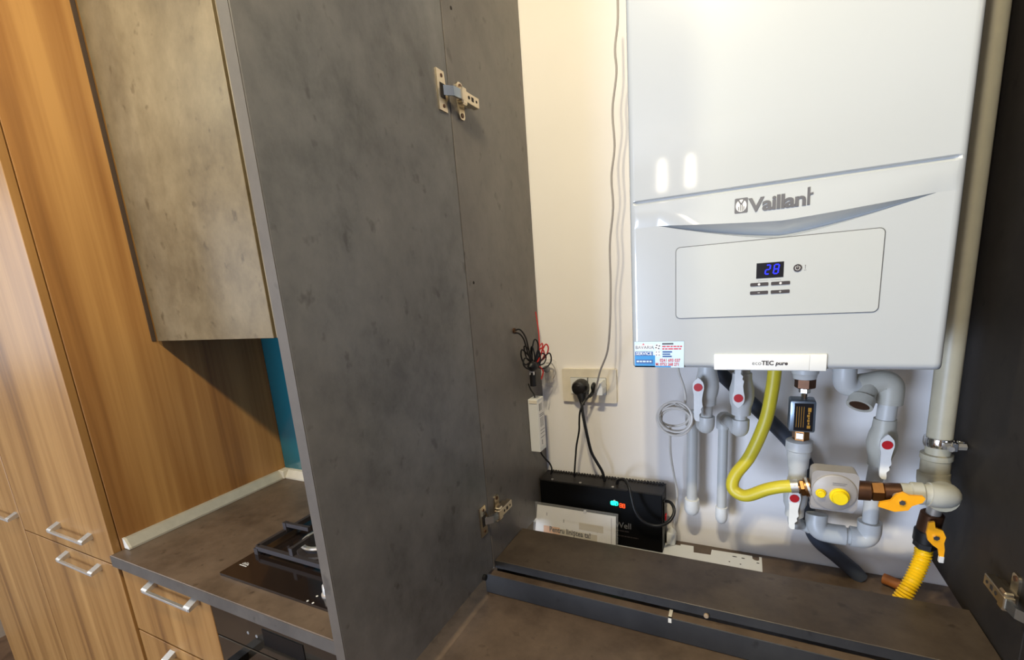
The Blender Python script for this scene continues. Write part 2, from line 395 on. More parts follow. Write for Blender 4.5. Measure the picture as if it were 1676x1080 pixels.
hb = B().box(-1.03, -.56, .470, .486, .735, .758, .003).box(-1.03, -1.005, .486, .5219, .737, .756).box(-.585, -.56, .486, .5219, .737, .756)
hb.build('handle', 'oven_band', dr)
B().box(-1.09, -.52, .5205, .5219, .25, .70).build('window_pane', 'black_glass', dr)
t = thing('base_cabinet', 'wooden base cabinets under the worktop below the boiler cupboard', 'cabinet', (.2, .8, 0))
B().box(-.493, 1.25, .547, 1.06, .1, .866).box(-.493, 1.25, .6, 1.0, 0, .1).build('carcass', 'wood_edge', t)
for i in range(3): B().box(-.491+i*.581, -.491+i*.581+.577, .523, .545, .102, .864, .001, 1).build('door', 'wood', t)

wt = thing('worktop', 'long brown concrete-look laminate worktop under the hob and boiler cupboard', 'worktop', (-.2, .8, .868))
B().box(-1.5255, 1.25, .508, 1.068, .868, CT, .0015, 1).build('slab', 'lam_top', wt)
lab(B().box(-1.5255, 1.25, .5072, .5079, .8695, .9005).build('front_edge_band', 'lam_topedge', wt), 'greyer edge band along the worktop front')

# trims along the worktop
tr = thing('worktop_trim', 'pale sloped aluminium trim where worktop meets wooden side panel and backsplash', 'trim', (-1.5, .8, CT))
prof = lambda s0: [(s0, CT+.0006), (s0+.026, CT+.0006), (s0+.026, CT+.006), (s0+.010, CT+.029), (s0, CT+.031)]
B().prism([(x, z) for x, z in prof(-1.5265)], 'xz', .548, 1.032).build('side_strip', 'alu_trim', tr)
B().prism([(1.0645-(x+1.5265), z) for x, z in prof(-1.5265)], 'yz', -1.497, -.49).build('back_strip', 'trim_white', tr)
B().box(-1.5262, -1.496, 1.031, 1.0645, CT+.0006, CT+.032, .003).build('corner_cap', 'trim_white', tr)
B().prism([(x+.0008 if x > -1.52 else x, z+.001) for x, z in prof(-1.5265)], 'xz', .543, .549).build('end_cap', 'trim_white', tr)
# backsplash
tag(B().box(-1.5255, -.492, 1.0648, 1.0695, CT+.0005, 1.4545, .0006, 1).build('backsplash', 'teal'), 'teal blue glass backsplash behind the hob', 'backsplash')

# upper cabinets
for i, (x0, x1) in enumerate(((-1.5255, -1.0125), (-1.002, -.492))):
    t = thing('upper_cabinet', ['beige concrete-look upper cabinet beside the wooden side panel', 'beige concrete-look upper cabinet mostly hidden behind the open grey door'][i], 'cabinet', ((x0+x1)/2, .9, 1.455))
    if i == 0: B().box(x0-.0008, x0+.0030, .7300, .7398, 1.457, 2.44).build('gap_shade_strip', 'shade_brown', t)  # dark brown strip added as the shade along the door's left edge
    B().box(x0, x1, .7615, 1.064, 1.457, 2.44).build('carcass', 'dark_gap', t)  # carcass coloured dark to paint in the shade between the doors
    B().box(x0+(.009 if i == 0 else .0), x1, .7405, .7595, 1.455, 2.44, .001, 1).build('door', 'lam_upper', t)

# ------------------------------------------------------------------ hob
hb = thing('gas_hob', 'dark glass gas hob with cast iron grate on the worktop', 'hob', (-.85, .8, CT))
B().prism(rrect(-1.126, -.546, .562, 1.02, .004), 'xy', CT+.0005, CT+.007).build('glass_plate', 'hob_glass', hb)
def bar(b, p, q, w_=.011, h=.012):
    p = Vector(p); q = Vector(q); d = (q-p).normalized(); n = Vector((-d.y, d.x, 0)).normalized()*w_/2; up = Vector((0, 0, h/2))
    b.ring_loft([[p-n-up, p+n-up, p+n+up, p-n+up], [q-n-up, q+n-up, q+n+up, q-n+up]])
for gx0, gx1 in ((-1.108, -.84), (-.832, -.565)):
    g = B(); y0, y1 = .655, 1.0; z = CT+.024
    for p, q in (((gx0, y0), (gx1, y0)), ((gx0, y1), (gx1, y1)), ((gx0, y0), (gx0, y1)), ((gx1, y0), (gx1, y1)), ((gx0, .83), (gx1, .83))):
        bar(g, (*p, z), (*q, z))
    for yc in (.742, .915):
        xc = (gx0+gx1)/2
        for dx, dy in ((1, 0), (-1, 0), (0, 1), (0, -1)):
            e = (xc+dx*.132, yc+dy*.085); i_ = (xc+dx*.04, yc+dy*.035)
            bar(g, (e[0], e[1], z), (e[0], e[1], z+.028), .010, .010) if False else None
            bar(g, (e[0], e[1], z+.02), (i_[0], i_[1], z+.022), .009, .011)
            g.box(e[0]-.006, e[0]+.006, e[1]-.006, e[1]+.006, z, z+.026)
    for x in (gx0, gx1):
        for y in (y0, y1): g.box(x-.007, x+.007, y-.007, y+.007, CT+.007, z)
    g.build('grate', 'iron', hb)
for i, (x, y, r) in enumerate(((-.970, .742, .052), (-.975, .915, .03), (-.70, .742, .03), (-.70, .915, .048))):
    br = B().lathe((x, y, CT+.007), (0, 0, 1), [(0, r*1.25), (.004, r*1.2), (.005, r*.9), (.014, r*.9), (.014, .001)], 28).build('burner', 'iron', hb, True)
    B().lathe((x, y, CT+.0215), (0, 0, 1), [(0, r*.88), (0, r*1.0), (.004, r*1.04), (.008, r), (.008, r*.84), (.0, r*.82)], 32).build('burner_ring', 'burner_silver', br, True)
    B().lathe((x, y, CT+.0215), (0, 0, 1), [(0, r*.8), (.007, r*.82), (.010, r*.7), (.011, .001)], 28).build('burner_cap', 'black', br, True)
    B().box(x-.011, x-.007, y-.006, y+.002, CT+.030, CT+.043).box(x-.011, x+.016, y-.006, y-.003, CT+.033, CT+.037).build('igniter', 'nickel', br)
for i in range(4):
    x = -.795+i*.062
    k = B().lathe((x, .60, CT+.007), (0, 0, 1), [(0, .0155), (.004, .0155), (.005, .0125), (.024, .0115), (.027, .009), (.027, .001)], 24).build('knob', 'burner_silver', hb, True)
lg = B()
for p in (((-1.108, .603), (-1.082, .603)), ((-1.105, .607), (-1.10, .614)), ((-1.098, .606), (-1.094, .616)), ((-1.092, .607), (-1.086, .612)), ((-1.09, .614), (-1.083, .607))):
    bar(lg, (*p[0], CT+.0072), (*p[1], CT+.0072), .0022, .0005)
lg.build('logo', 'badge_light', hb)
for x, y in ((-.822, .566), (-.815, .585), (-.805, .5655)): B().cyl((x, y, CT+.007), (x, y, CT+.0075), .0025, seg=8).build('dial_mark', 'badge_light', hb)

# ------------------------------------------------------------------ boiler cupboard
XL, XR = -.46, .34
bc = thing('boiler_cupboard', 'grey concrete-look boiler cupboard with both doors standing open on the worktop', 'cupboard', (-.06, .9, CT))
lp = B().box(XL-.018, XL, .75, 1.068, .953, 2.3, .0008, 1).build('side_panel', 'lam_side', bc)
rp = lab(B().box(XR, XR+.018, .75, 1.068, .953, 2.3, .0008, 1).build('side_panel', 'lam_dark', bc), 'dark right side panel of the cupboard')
B().box(XL-.018, XR+.018, .753, 1.068, 2.302, 2.32).build('top_board', 'lam_side', bc)
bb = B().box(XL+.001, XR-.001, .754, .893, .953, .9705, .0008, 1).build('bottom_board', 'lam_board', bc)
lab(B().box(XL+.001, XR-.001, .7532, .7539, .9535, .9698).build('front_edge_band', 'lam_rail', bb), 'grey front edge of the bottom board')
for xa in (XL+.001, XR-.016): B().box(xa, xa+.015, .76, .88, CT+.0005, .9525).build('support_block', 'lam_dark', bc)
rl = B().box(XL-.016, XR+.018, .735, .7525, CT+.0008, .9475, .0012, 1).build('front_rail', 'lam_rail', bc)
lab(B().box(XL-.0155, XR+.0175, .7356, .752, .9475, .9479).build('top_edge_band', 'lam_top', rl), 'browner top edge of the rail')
lab(B().box(-.1045, -.099, .7335, .7535, .9483, .9505).box(-.1045, -.099, .7335, .7347, .939, .9505).build('clip', 'trim_white', rl), 'small beige clip over the rail')
lab(B().cyl((-.044, .7532, .957), (-.044, .748, .957), .0042, seg=12, bev=.001).build('bumper', 'joint', bb), 'small round stopper on the board edge')
dl = B().box(XL-.018, XL, .355, .7475, .957, 2.3, .0012, 1).build('door', 'lam_door', bc)
lab(B().box(XL-.0175, XL-.0005, .3543, .3549, .958, 2.3).build('edge_band', 'lam_edge', dl), 'lighter front edge of the open door')
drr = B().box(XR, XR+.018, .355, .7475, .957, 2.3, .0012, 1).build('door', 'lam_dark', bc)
B().cyl((XL, .705, .962), (XL+.006, .705, .962), .006, seg=12).build('door_bumper', 'black', dl)
for y, z in ((.78, 2.004), (.772, 1.547)): B().cyl((XL, y, z), (XL+.0006, y, z), .0028, seg=10).build('screw_hole', 'dark_gap', lp)
def hinge(door, panel, xs, s, z):
    # s=+1: faces +X (left door), -1 mirrored
    X = lambda d: xs+s*d
    def bx(b, d0, d1, *a): b.box(min(X(d0), X(d1)), max(X(d0), X(d1)), *a)
    b = B(); bx(b, 0, .0022, .711, .722, z-.031, z+.031, .0006, 1)
    b.use('nickel')
    b2 = B().use('nickel')
    poly = [(.711, z-.031), (.735, z-.031), (.735, z-.015), (.7395, z-.009), (.7395, z+.006), (.735, z+.013), (.733, z+.031), (.711, z+.031)]
    b2.prism(poly, 'yz', X(0), X(.0025))
    b2.use('dark_gap'); bx(b2, .0025, .0031, .7175, .731, z-.0115, z+.0115)
    b2.use('brown_brass')
    for zz in (z-.023, z+.023): b2.cyl((X(.0025), .7245, zz), (X(.0033), .7245, zz), .003, seg=10)
    b.bm.free()
    b2.build('hinge_plate', None, door)
    k = B(); y0, y1 = .724, .746
    k.ring_loft([[(X(.0028), y0, z-.0075), (X(.0028), y0, z+.0075), (X(.006), y0-.002, z+.0075), (X(.006), y0-.002, z-.0075)],
                 [(X(.014), .735, z-.0075), (X(.014), .735, z+.0075), (X(.018), .735, z+.0075), (X(.018), .735, z-.0075)],
                 [(X(.016), .757, z-.0075), (X(.016), .757, z+.0075), (X(.0205), .757, z+.0075), (X(.0205), .757, z-.0075)]])
    lab(k.build('hinge_link', 'zinc', door), 'bright zinc link of the hinge')
    a = B().use('nickel')
    bx(a, .010, .022, .754, .812, z-.0085, z+.0085, .001, 1)
    bx(a, .010, .0215, .756, .772, z-.014, z+.014, .002, 1)
    a.use('dark_gap'); bx(a, .022, .0224, .785, .792, z-.0035, z+.0035); a.cyl((X(.0222), .776, z), (X(.0225), .776, z), .003, seg=10); a.cyl((X(.0222), .802, z), (X(.0225), .802, z), .0025, seg=10)
    a.build('hinge_arm', None, panel)
    p = B().use('nickel'); p.prism(rrect(.772, .790, z-.030, z+.030, .006), 'yz', X(0), X(.003)); bx(p, .003, .010, .766, .806, z-.006, z+.006)
    p.use('brown_brass')
    for zz in (z-.0235, z+.0235): p.cyl((X(.003), .781, zz), (X(.0042), .781, zz), .004, seg=12)
    p.build('mounting_plate', None, panel)
for z in (1.860, 1.078): hinge(dl, lp, XL, 1, z); hinge(drr, rp, XR, -1, z)

# ------------------------------------------------------------------ boiler
bo = thing('gas_boiler', 'large white wall-hung gas boiler with display panel above the pipes', 'boiler', (.033, .92, 1.385))
X0, X1, ZB, ZT, YF, YB = -.168, .236, 1.385, 2.12, .78, 1.04
def top_c(u): return 1.597+.013*min(1, u)**1.2
def bot_c(u): return 1.574+.036*min(1, u)**1.3
b = B().use('enamel')
xs = sorted(set([round(X0+d, 5) for d in (0, .0006, .002, .004, .0065, .0095, .0102)] + [round(X1-d, 5) for d in (0, .0006, .002, .004, .0065, .0095, .0102)] + [round(X0+.0095+(X1-X0-.019)*i/110, 5) for i in range(111)]))
def coff(d, r=.0095): d = min(d, r); return r-math.sqrt(max(0, r*r-(r-d)**2))
rows = []
nz = 0
cols = []
GZ = 1.648
for x in xs:
    uc = .043; u = abs(x-uc)/.166; tz = top_c(u); bz = bot_c(u); col = []
    gin = min(1, max(0, (x+.1605)/.004)) * min(1, max(0, (.2285-x)/.004))
    amp = .016*max(0, 1-u**2)**.8 if u < 1 else 0
    def yb(z):
        if z >= GZ or u >= 1.15: return 0
        return 0
    bul = lambda z: -.0013*min(1, max(0, (GZ-z)/(GZ-1.612)))*max(0, 1-max(0, u-.55)/.6) if z < GZ else 0
    zb = [(ZB+d, 0) for d in (0, .0006, .002, .004, .0065, .0095, .0105, .013, .03, .08, .14)]
    zb = [(z, 0) for z, _ in zb]
    for z, _ in zb: col.append((z, 0))
    A_ = max(0, 1-u**2)**.8 if u < 1 else 0
    for q in (.012, .006, .002, .0006): col.append((bz-q, 0))
    for t_ in (0, .04, .10, .18, .25, .31, .36, .45, .6, .75, .88, .96, 1.0):   # scoop below the lip, bottom -> top
        z = bz+(tz-bz)*t_
        d = .0165*A_*math.sin(PI/2*t_/.31) if t_ < .31 else A_*(.0165-.0225*(t_-.31)/.69)
        col.append((z, d))
    lip = -.006*A_
    bz2 = GZ-.0045
    bul = lambda z: lip*(bz2-z)/(bz2-tz) - .0010*math.sin(PI*(z-tz)/(bz2-tz))*(1-A_)*min(1, gin)
    for q in (.0006, .0016, .003, .006): col.append((tz+q, bul(tz+q)))
    for i in range(1, 5): z = tz+.006+(bz2-tz-.006)*i/4; col.append((z, bul(z)))
    col.append((GZ-.0036, 0)); col.append((GZ-.0022, .0012*gin)); col.append((GZ-.0008, .0042*gin)); col.append((GZ+.0016, .0042*gin)); col.append((GZ+.0022, .001*gin))
    for q in (.0032, .0038, .005, .007, .012): col.append((GZ+q, 0))
    for z in (1.70, 1.8, 1.95, ZT-.0095, ZT-.004, ZT-.001, ZT): col.append((z, 0))
    cols.append([Vector((x, YF+dy+coff(x-X0)+coff(X1-x)+coff(z-ZB)+coff(ZT-z), z)) for z, dy in col])
V = [[b.bm.verts.new(p) for p in c] for c in cols]
for i in range(len(V)-1):
    for j in range(len(V[0])-1):
        b.bm.faces.new((V[i][j], V[i+1][j], V[i+1][j+1], V[i][j+1]))
edge = [V[i][0] for i in range(len(V))] + V[-1][1:] + [V[i][-1] for i in range(len(V)-2, -1, -1)] + list(reversed(V[0][1:-1]))
bk = [b.bm.verts.new((v.co.x, YB, v.co.z)) for v in edge]
n = len(edge)
for i in range(n): b.bm.faces.new((edge[i], bk[i], bk[(i+1) % n], edge[(i+1) % n]))
b.bm.faces.new(bk)
b.build('casing', None, bo, True)
# mounting rail to the wall
B().box(-.12, .19, YB, WY-.0005, 1.95, 2.05).build('wall_bracket', 'steel', bo)
# control flap
fl_y = YF-.0016
B().prism(rrect(-.0978, .1618, 1.4652, 1.5750, .007), 'xz', YF-.0006, YF+.003).build('flap_seam', 'seam', bo)
fp = B().prism(rrect(-.0966, .1606, 1.4662, 1.5739, .0062), 'xz', fl_y, YF+.002).build('control_flap', 'flap', bo)
dp = lab(B().box(.0143, .0487, fl_y-.0004, fl_y, 1.5198, 1.5415).build('display', 'label_black', fp), 'black display reading 28 in blue')
def seg7(b, x, z, w_, h, on, th=.0016):
    y0, y1 = fl_y-.0008, fl_y-.0004; sh = .12
    def hb_(zz): b.ring_loft([[(x+.0006+sh*(zz-z), y0, zz-th/2), (x+w_-.0006+sh*(zz-z), y0, zz-th/2), (x+w_-.0006+sh*(zz-z), y0, zz+th/2), (x+.0006+sh*(zz-z), y0, zz+th/2)], [(x+.0006+sh*(zz-z), y1, zz-th/2), (x+w_-.0006+sh*(zz-z), y1, zz-th/2), (x+w_-.0006+sh*(zz-z), y1, zz+th/2), (x+.0006+sh*(zz-z), y1, zz+th/2)]])
    def vb(xx, za, zc):
        q = [(xx-th/2+sh*(za-z), za), (xx+th/2+sh*(za-z), za), (xx+th/2+sh*(zc-z), zc), (xx-th/2+sh*(zc-z), zc)]
        b.prism(q, 'xz', y0, y1)
    g = .0004
    if 'a' in on: hb_(z+h)
    if 'g' in on: hb_(z+h/2)
    if 'd' in on: hb_(z)
    if 'f' in on: vb(x, z+h/2+g, z+h-g)
    if 'b' in on: vb(x+w_, z+h/2+g, z+h-g)
    if 'e' in on: vb(x, z+g, z+h/2-g)
    if 'c' in on: vb(x+w_, z+g, z+h/2-g)
s7 = B(); seg7(s7, .0255, 1.5255, .0052, .0125, 'abged'); seg7(s7, .0358, 1.5255, .0058, .0125, 'abcdefg')
s7.build('digits', 'led_blue', fp)
for x0, x1 in ((.0069, .0302), (.0336, .0572)):
    for z in (1.5115, 1.4995):
        B().prism(rrect(x0, x1, z-.0024, z+.0024, .0012, 3), 'xz', fl_y-.0008, fl_y).build('button', 'ink', fp)
ic = B()
for x, z in ((.0183, 1.5115), (.0455, 1.5115)): ic.prism(circ(x, z, .0017, 10), 'xz', fl_y-.001, fl_y-.0008)
ic.box(.0168, .0198, fl_y-.001, fl_y-.0008, 1.4992, 1.4998); ic.box(.044, .047, fl_y-.001, fl_y-.0008, 1.4992, 1.4998); ic.box(.0452, .0458, fl_y-.001, fl_y-.0008, 1.498, 1.501)
ic.build('button_symbols', 'badge_light', fp)['kind'] = 'stuff'
pb = lab(B().cyl((.0656, fl_y, 1.531), (.0656, fl_y-.001, 1.531), .0052, seg=24).build('power_button', 'ink', fp, True), 'round dark power button')
ps = B(); rr_ = [(.0656+.0028*math.sin(a), fl_y-.0011, 1.531+.0028*math.cos(a)) for a in [0.6+i*(2*PI-1.2)/14 for i in range(15)]]
ps.tube(rr_, .0004, 5, 1, smooth=False); ps.box(.0653, .0659, fl_y-.0013, fl_y-.001, 1.5315, 1.5345); ps.build('power_symbol', 'badge_light', fp)
lm = B()
for a in ((.0175, .0295, 1.5166, 1.5169), (.0325, .0455, 1.5166, 1.5169), (.0173, .0176, 1.5146, 1.5169), (.0453, .0456, 1.5146, 1.5169), (.0742, .0754, 1.5325, 1.5345), (.0745, .0751, 1.529, 1.532), (.0735, .0762, 1.5272, 1.5277)): lm.box(a[0], a[1], fl_y-.0003, fl_y, a[2], a[3])
lm.build('fine_print', 'ink_grey', fp)['kind'] = 'stuff'
# logo (on the slightly tilted band above the scoop)
LT = math.atan(.006/.044)
def lip_y(z, A_=.93): return YF-.006*A_*(1.6435-z)/(1.6435-1.598)
l0 = lip_y(1.6136)-.0006
def tilt_logo(o):
    off = parent_loc(o.parent)
    R_ = Matrix.Translation(Vector((0, l0, 1.6136))-off) @ Matrix.Rotation(-LT, 4, 'X') @ Matrix.Translation(-Vector((0, l0, 1.6136))+off)
    o.data.transform(R_); return o
ly = l0
lgp = B().use('logo_grey'); lgp.prism(rrect(-.0165, .0006, 1.6135, 1.6345, .0016), 'xz', ly, ly+.004)
lgp.use('badge_light'); lgp.prism(circ(-.008, 1.6238, .0085, 24, .82), 'xz', ly-.0004, ly)
lgp.use('logo_grey')
for q in ([(-.0140, 1.6335), (-.0118, 1.6335), (-.0070, 1.6255), (-.0088, 1.6250)], [(-.0022, 1.6335), (-.0044, 1.6335), (-.0090, 1.6255), (-.0072, 1.6250)]): lgp.prism(q, 'xz', ly-.0007, ly-.0004)
for x, z0, z1 in ((-.0112, 1.6175, 1.6225), (-.0088, 1.6165, 1.6252), (-.0066, 1.6165, 1.6252), (-.0045, 1.6175, 1.6225)): lgp.prism([(x-.0005, z0), (x+.0005, z0), (x+.0005, z1), (x-.0005, z1)], 'xz', ly-.0007, ly-.0004)
tilt_logo(lgp.build('emblem', None, bo))
tilt_logo(text('lettering', 'Vaillan', (.0022, ly+.0006, 1.6140), .0258, 'logo_grey', bo, depth=.0014, bold=.0008, sx=1.12, space=.93))
tilt_logo(B().prism([(.0722, 1.6136), (.0754, 1.6136), (.0754, 1.6262), (.0790, 1.6268), (.0790, 1.6295), (.0754, 1.6290), (.0754, 1.6370), (.0722, 1.6365)], 'xz', ly-.0008, ly+.003).build('letter_t', 'logo_grey', bo))
# bottom trim
bt = B().use('white_plastic'); bt.box(-.0402, .1078, YF-.0035, YF+.02, 1.3835, 1.4085, .0018); bt.box(-.0218, .0868, YF-.0045, YF+.0, 1.3845, 1.4078, .0012)
bt.build('bottom_trim', None, bo, True)
text('model_lettering', 'eco', (.0125, YF-.0046, 1.3925), .0088, 'ink_grey', bo, bold=0, sx=1.0)
text('model_lettering', 'TEC', (.0255, YF-.0046, 1.3925), .0090, 'ink', bo, bold=.0003, sx=.98)
text('model_lettering', 'pure', (.0438, YF-.0046, 1.3927), .0078, 'ink', bo, bold=.0003, sx=1.05, shear=.15)
# service sticker
SY = YF-.0004
st = B().use('st_bg'); st.box(-.1632, -.0845, SY, YF+.0095, 1.3862, 1.4298)
st.build('sticker', None, bo)
sp = B().use('st_blue'); sp.box(-.1630, -.1300, SY-.0002, SY, 1.3864, 1.4065); sp.box(-.1630, -.105, SY-.0002, SY, 1.3864, 1.3885)
sp.use('st_navy'); sp.box(-.1622, -.1335, SY-.0003, SY-.0002, 1.4057, 1.4128); sp.box(-.1612, -.1335, SY-.0003, SY-.0002, 1.3925, 1.3992)
sp.use('st_white'); sp.box(-.1622, -.1330, SY-.0003, SY, 1.4158, 1.4238); sp.prism(circ(-.1255, 1.4205, .0052, 16), 'xz', SY-.0003, SY); sp.prism(circ(-.1255, 1.4095, .0055, 16), 'xz', SY-.0003, SY)
sp.use('ink')
for a in (.5, 2.1, 3.6, 5.2): sp.prism(circ(-.1255+.003*math.cos(a), 1.4205+.003*math.sin(a), .0011, 8, 1.4), 'xz', SY-.0005, SY-.0003)
for a in (.9, 2.3, 4.0, 5.4): sp.prism(circ(-.1255+.0033*math.cos(a), 1.4095+.0033*math.sin(a), .0008, 8, 1.3), 'xz', SY-.0005, SY-.0003)
sp.use('st_red'); sp.prism([(-.1508, 1.4238), (-.1465, 1.4238), (-.1485, 1.4268)], 'xz', SY-.0004, SY)
sp.use('ink_grey'); sp.box(-.1632, -.0845, SY-.0002, SY, 1.4295, 1.4299); sp.box(-.0848, -.0845, SY-.0002, SY, 1.3862, 1.4298)
sp.build('sticker_print', None, bo)
tx = lambda s, x, z, sz, m, sx=1.0, bold=.0001: text('sticker_text', s, (x, SY-.0004, z), sz, m, bo, bold=bold, sx=sx, depth=.0001)
tx('BAVARIA', -.1617, 1.4172, .0076, 'ink_grey', .98)
tx('SERVICE', -.1610, 1.4070, .0072, 'st_white', 1.0)
def print_line(b, x0, x1, z, h, y, word=.006):
    # unreadable small print: a row of short word-like dashes
    x = x0
    while x < x1:
        w_ = min(word*random.uniform(.5, 1.3), x1-x); b.box(x, x+w_, y-.0001, y, z, z+h); x += w_+h*.45
pl_ = B().use('st_bg'); print_line(pl_, -.1600, -.1345, 1.3948, .0026, SY-.0003)
pl_.use('ink'); print_line(pl_, -.1185, -.101, 1.4242, .0024, SY-.0002, .02)
pl_.use('st_red'); print_line(pl_, -.1185, -.0868, 1.4200, .0021, SY-.0002, .005); print_line(pl_, -.1185, -.0890, 1.4160, .0021, SY-.0002, .006)
pl_.use('st_navy'); print_line(pl_, -.1180, -.1030, 1.4110, .0023, SY-.0002, .02); print_line(pl_, -.1180, -.1060, 1.4072, .0022, SY-.0002, .02); print_line(pl_, -.1180, -.1035, 1.4034, .0023, SY-.0002, .02)
pl_.build('sticker_fine_print', None, bo)['kind'] = 'stuff'
tx('0241 693 037', -.1225, 1.3958, .0072, 'st_red', .80, .00016); tx('M: 0752 268 271', -.1292, 1.3893, .0068, 'st_red', .80, .00016)

# ------------------------------------------------------------------ wall items left of the boiler
sk = thing('wall_socket', 'ivory wall socket frame with plugs left of the boiler', 'socket', (-.335, WY, 1.283))
B().prism(rrect(-.4015, -.2665, 1.2415, 1.3245, .004), 'xz', WY-.0095, WY-.0002).build('frame', 'socket', sk)
B().prism(rrect(-.3800, -.2900, 1.2620, 1.3040, .002), 'xz', WY-.0098, WY-.0094).build('recess_line', 'seam', sk)
for i in range(2): B().prism(rrect(-.3792+i*.0455, -.3792+i*.0455+.0425+(0 if i == 0 else .0005), 1.2628, 1.3032, .0015), 'xz', WY-.0122, WY-.0095).build('module', 'white_plastic', sk)
pg = thing('black_plug', 'round black plug with thick black cable running down to the power unit', 'plug', (-.348, WY-.03, 1.282))
B().lathe((-.350, WY-.0125, 1.283), (0, -1, 0), [(0, .0185), (.004, .0195), (.022, .019), (.03, .016), (.034, .008), (.034, .001)], 24).box(-.3585, -.345, WY-.0475, WY-.0455, 1.284, 1.292, .001, 1).build('plug_body', 'black', pg, True)
B().tube([(-.347, 1.038, 1.272), (-.343, 1.032, 1.258), (-.340, 1.026, 1.243)], .0095, 12, rfun=lambda i, a: .013-.0075*min(1, a/.03)).build('strain_relief', 'black', pg, True)
B().tube([(-.342, 1.028, 1.254), (-.339, 1.018, 1.238), (-.334, 1.012, 1.212), (-.327, 1.010, 1.174), (-.320, 1.014, 1.132), (-.308, 1.018, 1.104), (-.297, 1.022, 1.080), (-.293, 1.027, 1.0535)], .0036, 10).build('cable', 'black', pg, True)
pg2 = thing('small_plug', 'flat dark brown euro plug with thin black cord in the socket middle', 'plug', (-.315, WY-.03, 1.283))
B().sphere((-.3165, WY-.026, 1.283), .0125, (.5, 1.0, 1.05)).tube([(-.3175, 1.044, 1.276), (-.321, 1.038, 1.268), (-.326, 1.034, 1.262)], .004, 8).build('plug_body', 'black', pg2, True)
B().tube([(-.322, 1.034, 1.266), (-.3325, 1.016, 1.255), (-.341, 1.007, 1.232), (-.345, 1.010, 1.205), (-.350, 1.020, 1.180), (-.358, 1.020, 1.143), (-.362, 1.021, 1.116), (-.372, 1.030, 1.0535)], .0022, 8).build('cable', 'black', pg2, True)
pg3 = thing('white_plug', 'white flat plug with thin grey cord climbing the wall beside the boiler', 'plug', (-.297, WY-.03, 1.283))
B().prism([(-.3035, 1.270), (-.2905, 1.270), (-.2895, 1.285), (-.294, 1.300), (-.3005, 1.300), (-.3045, 1.288)], 'xz', WY-.047, WY-.0125).build('plug_body', 'white_plastic', pg3)
B().tube([(-.217, .950, 2.06), (-.217, .950, 1.989), (-.2235, .950, 1.942), (-.222, .950, 1.902), (-.231, .950, 1.842), (-.229, .950, 1.779), (-.2365, .950, 1.726), (-.235, .950, 1.669), (-.2435, .950, 1.601), (-.2445, .950, 1.518), (-.2490, .953, 1.443), (-.261, .970, 1.382), (-.284, .992, 1.336), (-.297, 1.008, 1.303), (-.303, 1.014, 1.285), (-.306, 1.024, 1.274), (-.302, 1.034, 1.272)], .0021, 8).build('cable', 'cable_grey', pg3, True)
# small wall plate half behind the boiler
wp = thing('wall_box', 'small white box on the wall half hidden behind the left boiler edge', 'box', (-.18, WY, 1.41))
B().prism(rrect(-.224, -.150, 1.352, 1.456, .006), 'xz', WY-.014, WY-.0002).build('cover', 'socket', wp)
B().box(-.2215, -.2185, WY-.0145, WY-.014, 1.412, 1.420).box(-.222, -.2195, WY-.0145, WY-.014, 1.404, 1.409).build('mark', 'ink', wp)
# plastic-wrapped clip on wall by the side panel
cl = thing('cable_clip', 'beige cable clip under clear film on the wall beside the wire bundle', 'clip', (-.433, WY, 1.31))
B().prism([(-.446, 1.288), (-.428, 1.290), (-.426, 1.318), (-.446, 1.322)], 'xz', WY-.014, WY-.0004).build('clip_body', 'socket', cl)
B().cyl((-.438, WY-.0235, 1.325), (-.438, WY-.0145, 1.325), .009, seg=14, bev=.002).build('clip_knob', 'ink_grey', cl, True)
B().tube([(-.440, WY-.016, 1.34), (-.424, WY-.016, 1.338), (-.416, WY-.014, 1.318), (-.424, WY-.012, 1.300)], .0013, 6).build('clip_wire', 'cable_grey', cl)
B().prism(rrect(-.452, -.408, 1.283, 1.352, .012), 'xz', WY-.0262, WY-.0255).build('clear_film', 'film', cl)

# LED driver on the left side panel
ld = thing('led_driver', 'long white driver box with printed label fixed to the grey side panel', 'power supply', (XL, .99, 1.2))
B().box(XL+.0005, XL+.0255, .973, 1.012, 1.134, 1.266, .0012).build('housing', 'white_plastic', ld)
lbp = B().use('paper'); lbp.box(XL+.0255, XL+.0259, .977, 1.009, 1.144, 1.258); lbp.use('ink_grey')
for i, (za, zb, ya, yc) in enumerate(((1.236, 1.254, .980, .984), (1.236, 1.254, .987, .989), (1.236, 1.254, .993, .995), (1.226, 1.2275, .98, 1.006), (1.222, 1.2235, .98, 1.006), (1.195, 1.218, .983, .985), (1.195, 1.218, .990, .992), (1.195, 1.218, .997, .999), (1.186, 1.1875, .98, 1.006), (1.178, 1.1795, .98, 1.004), (1.168, 1.1695, .98, 1.006), (1.150, 1.162, .986, .989))): lbp.box(XL+.0259, XL+.0261, ya, yc, za, zb)
lbp.build('label_print', None, ld)
B().box(XL+.0045, XL+.0245, .9715, .9732, 1.2565, 1.2645).build('end_tab', 'socket', ld)
B().tube([(-.449, .992, 1.262), (-.448, .988, 1.274), (-.450, .975, 1.290), (-.451, .966, 1.306)], .0018, 8).build('cable', 'black', ld, True)
B().tube([(-.449, 1.000, 1.137), (-.446, 1.004, 1.118), (-.440, 1.012, 1.102), (-.432, 1.020, 1.086), (-.430, 1.026, 1.070), (-.435, 1.030, 1.0535)], .0022, 8).build('cable', 'black', ld, True)

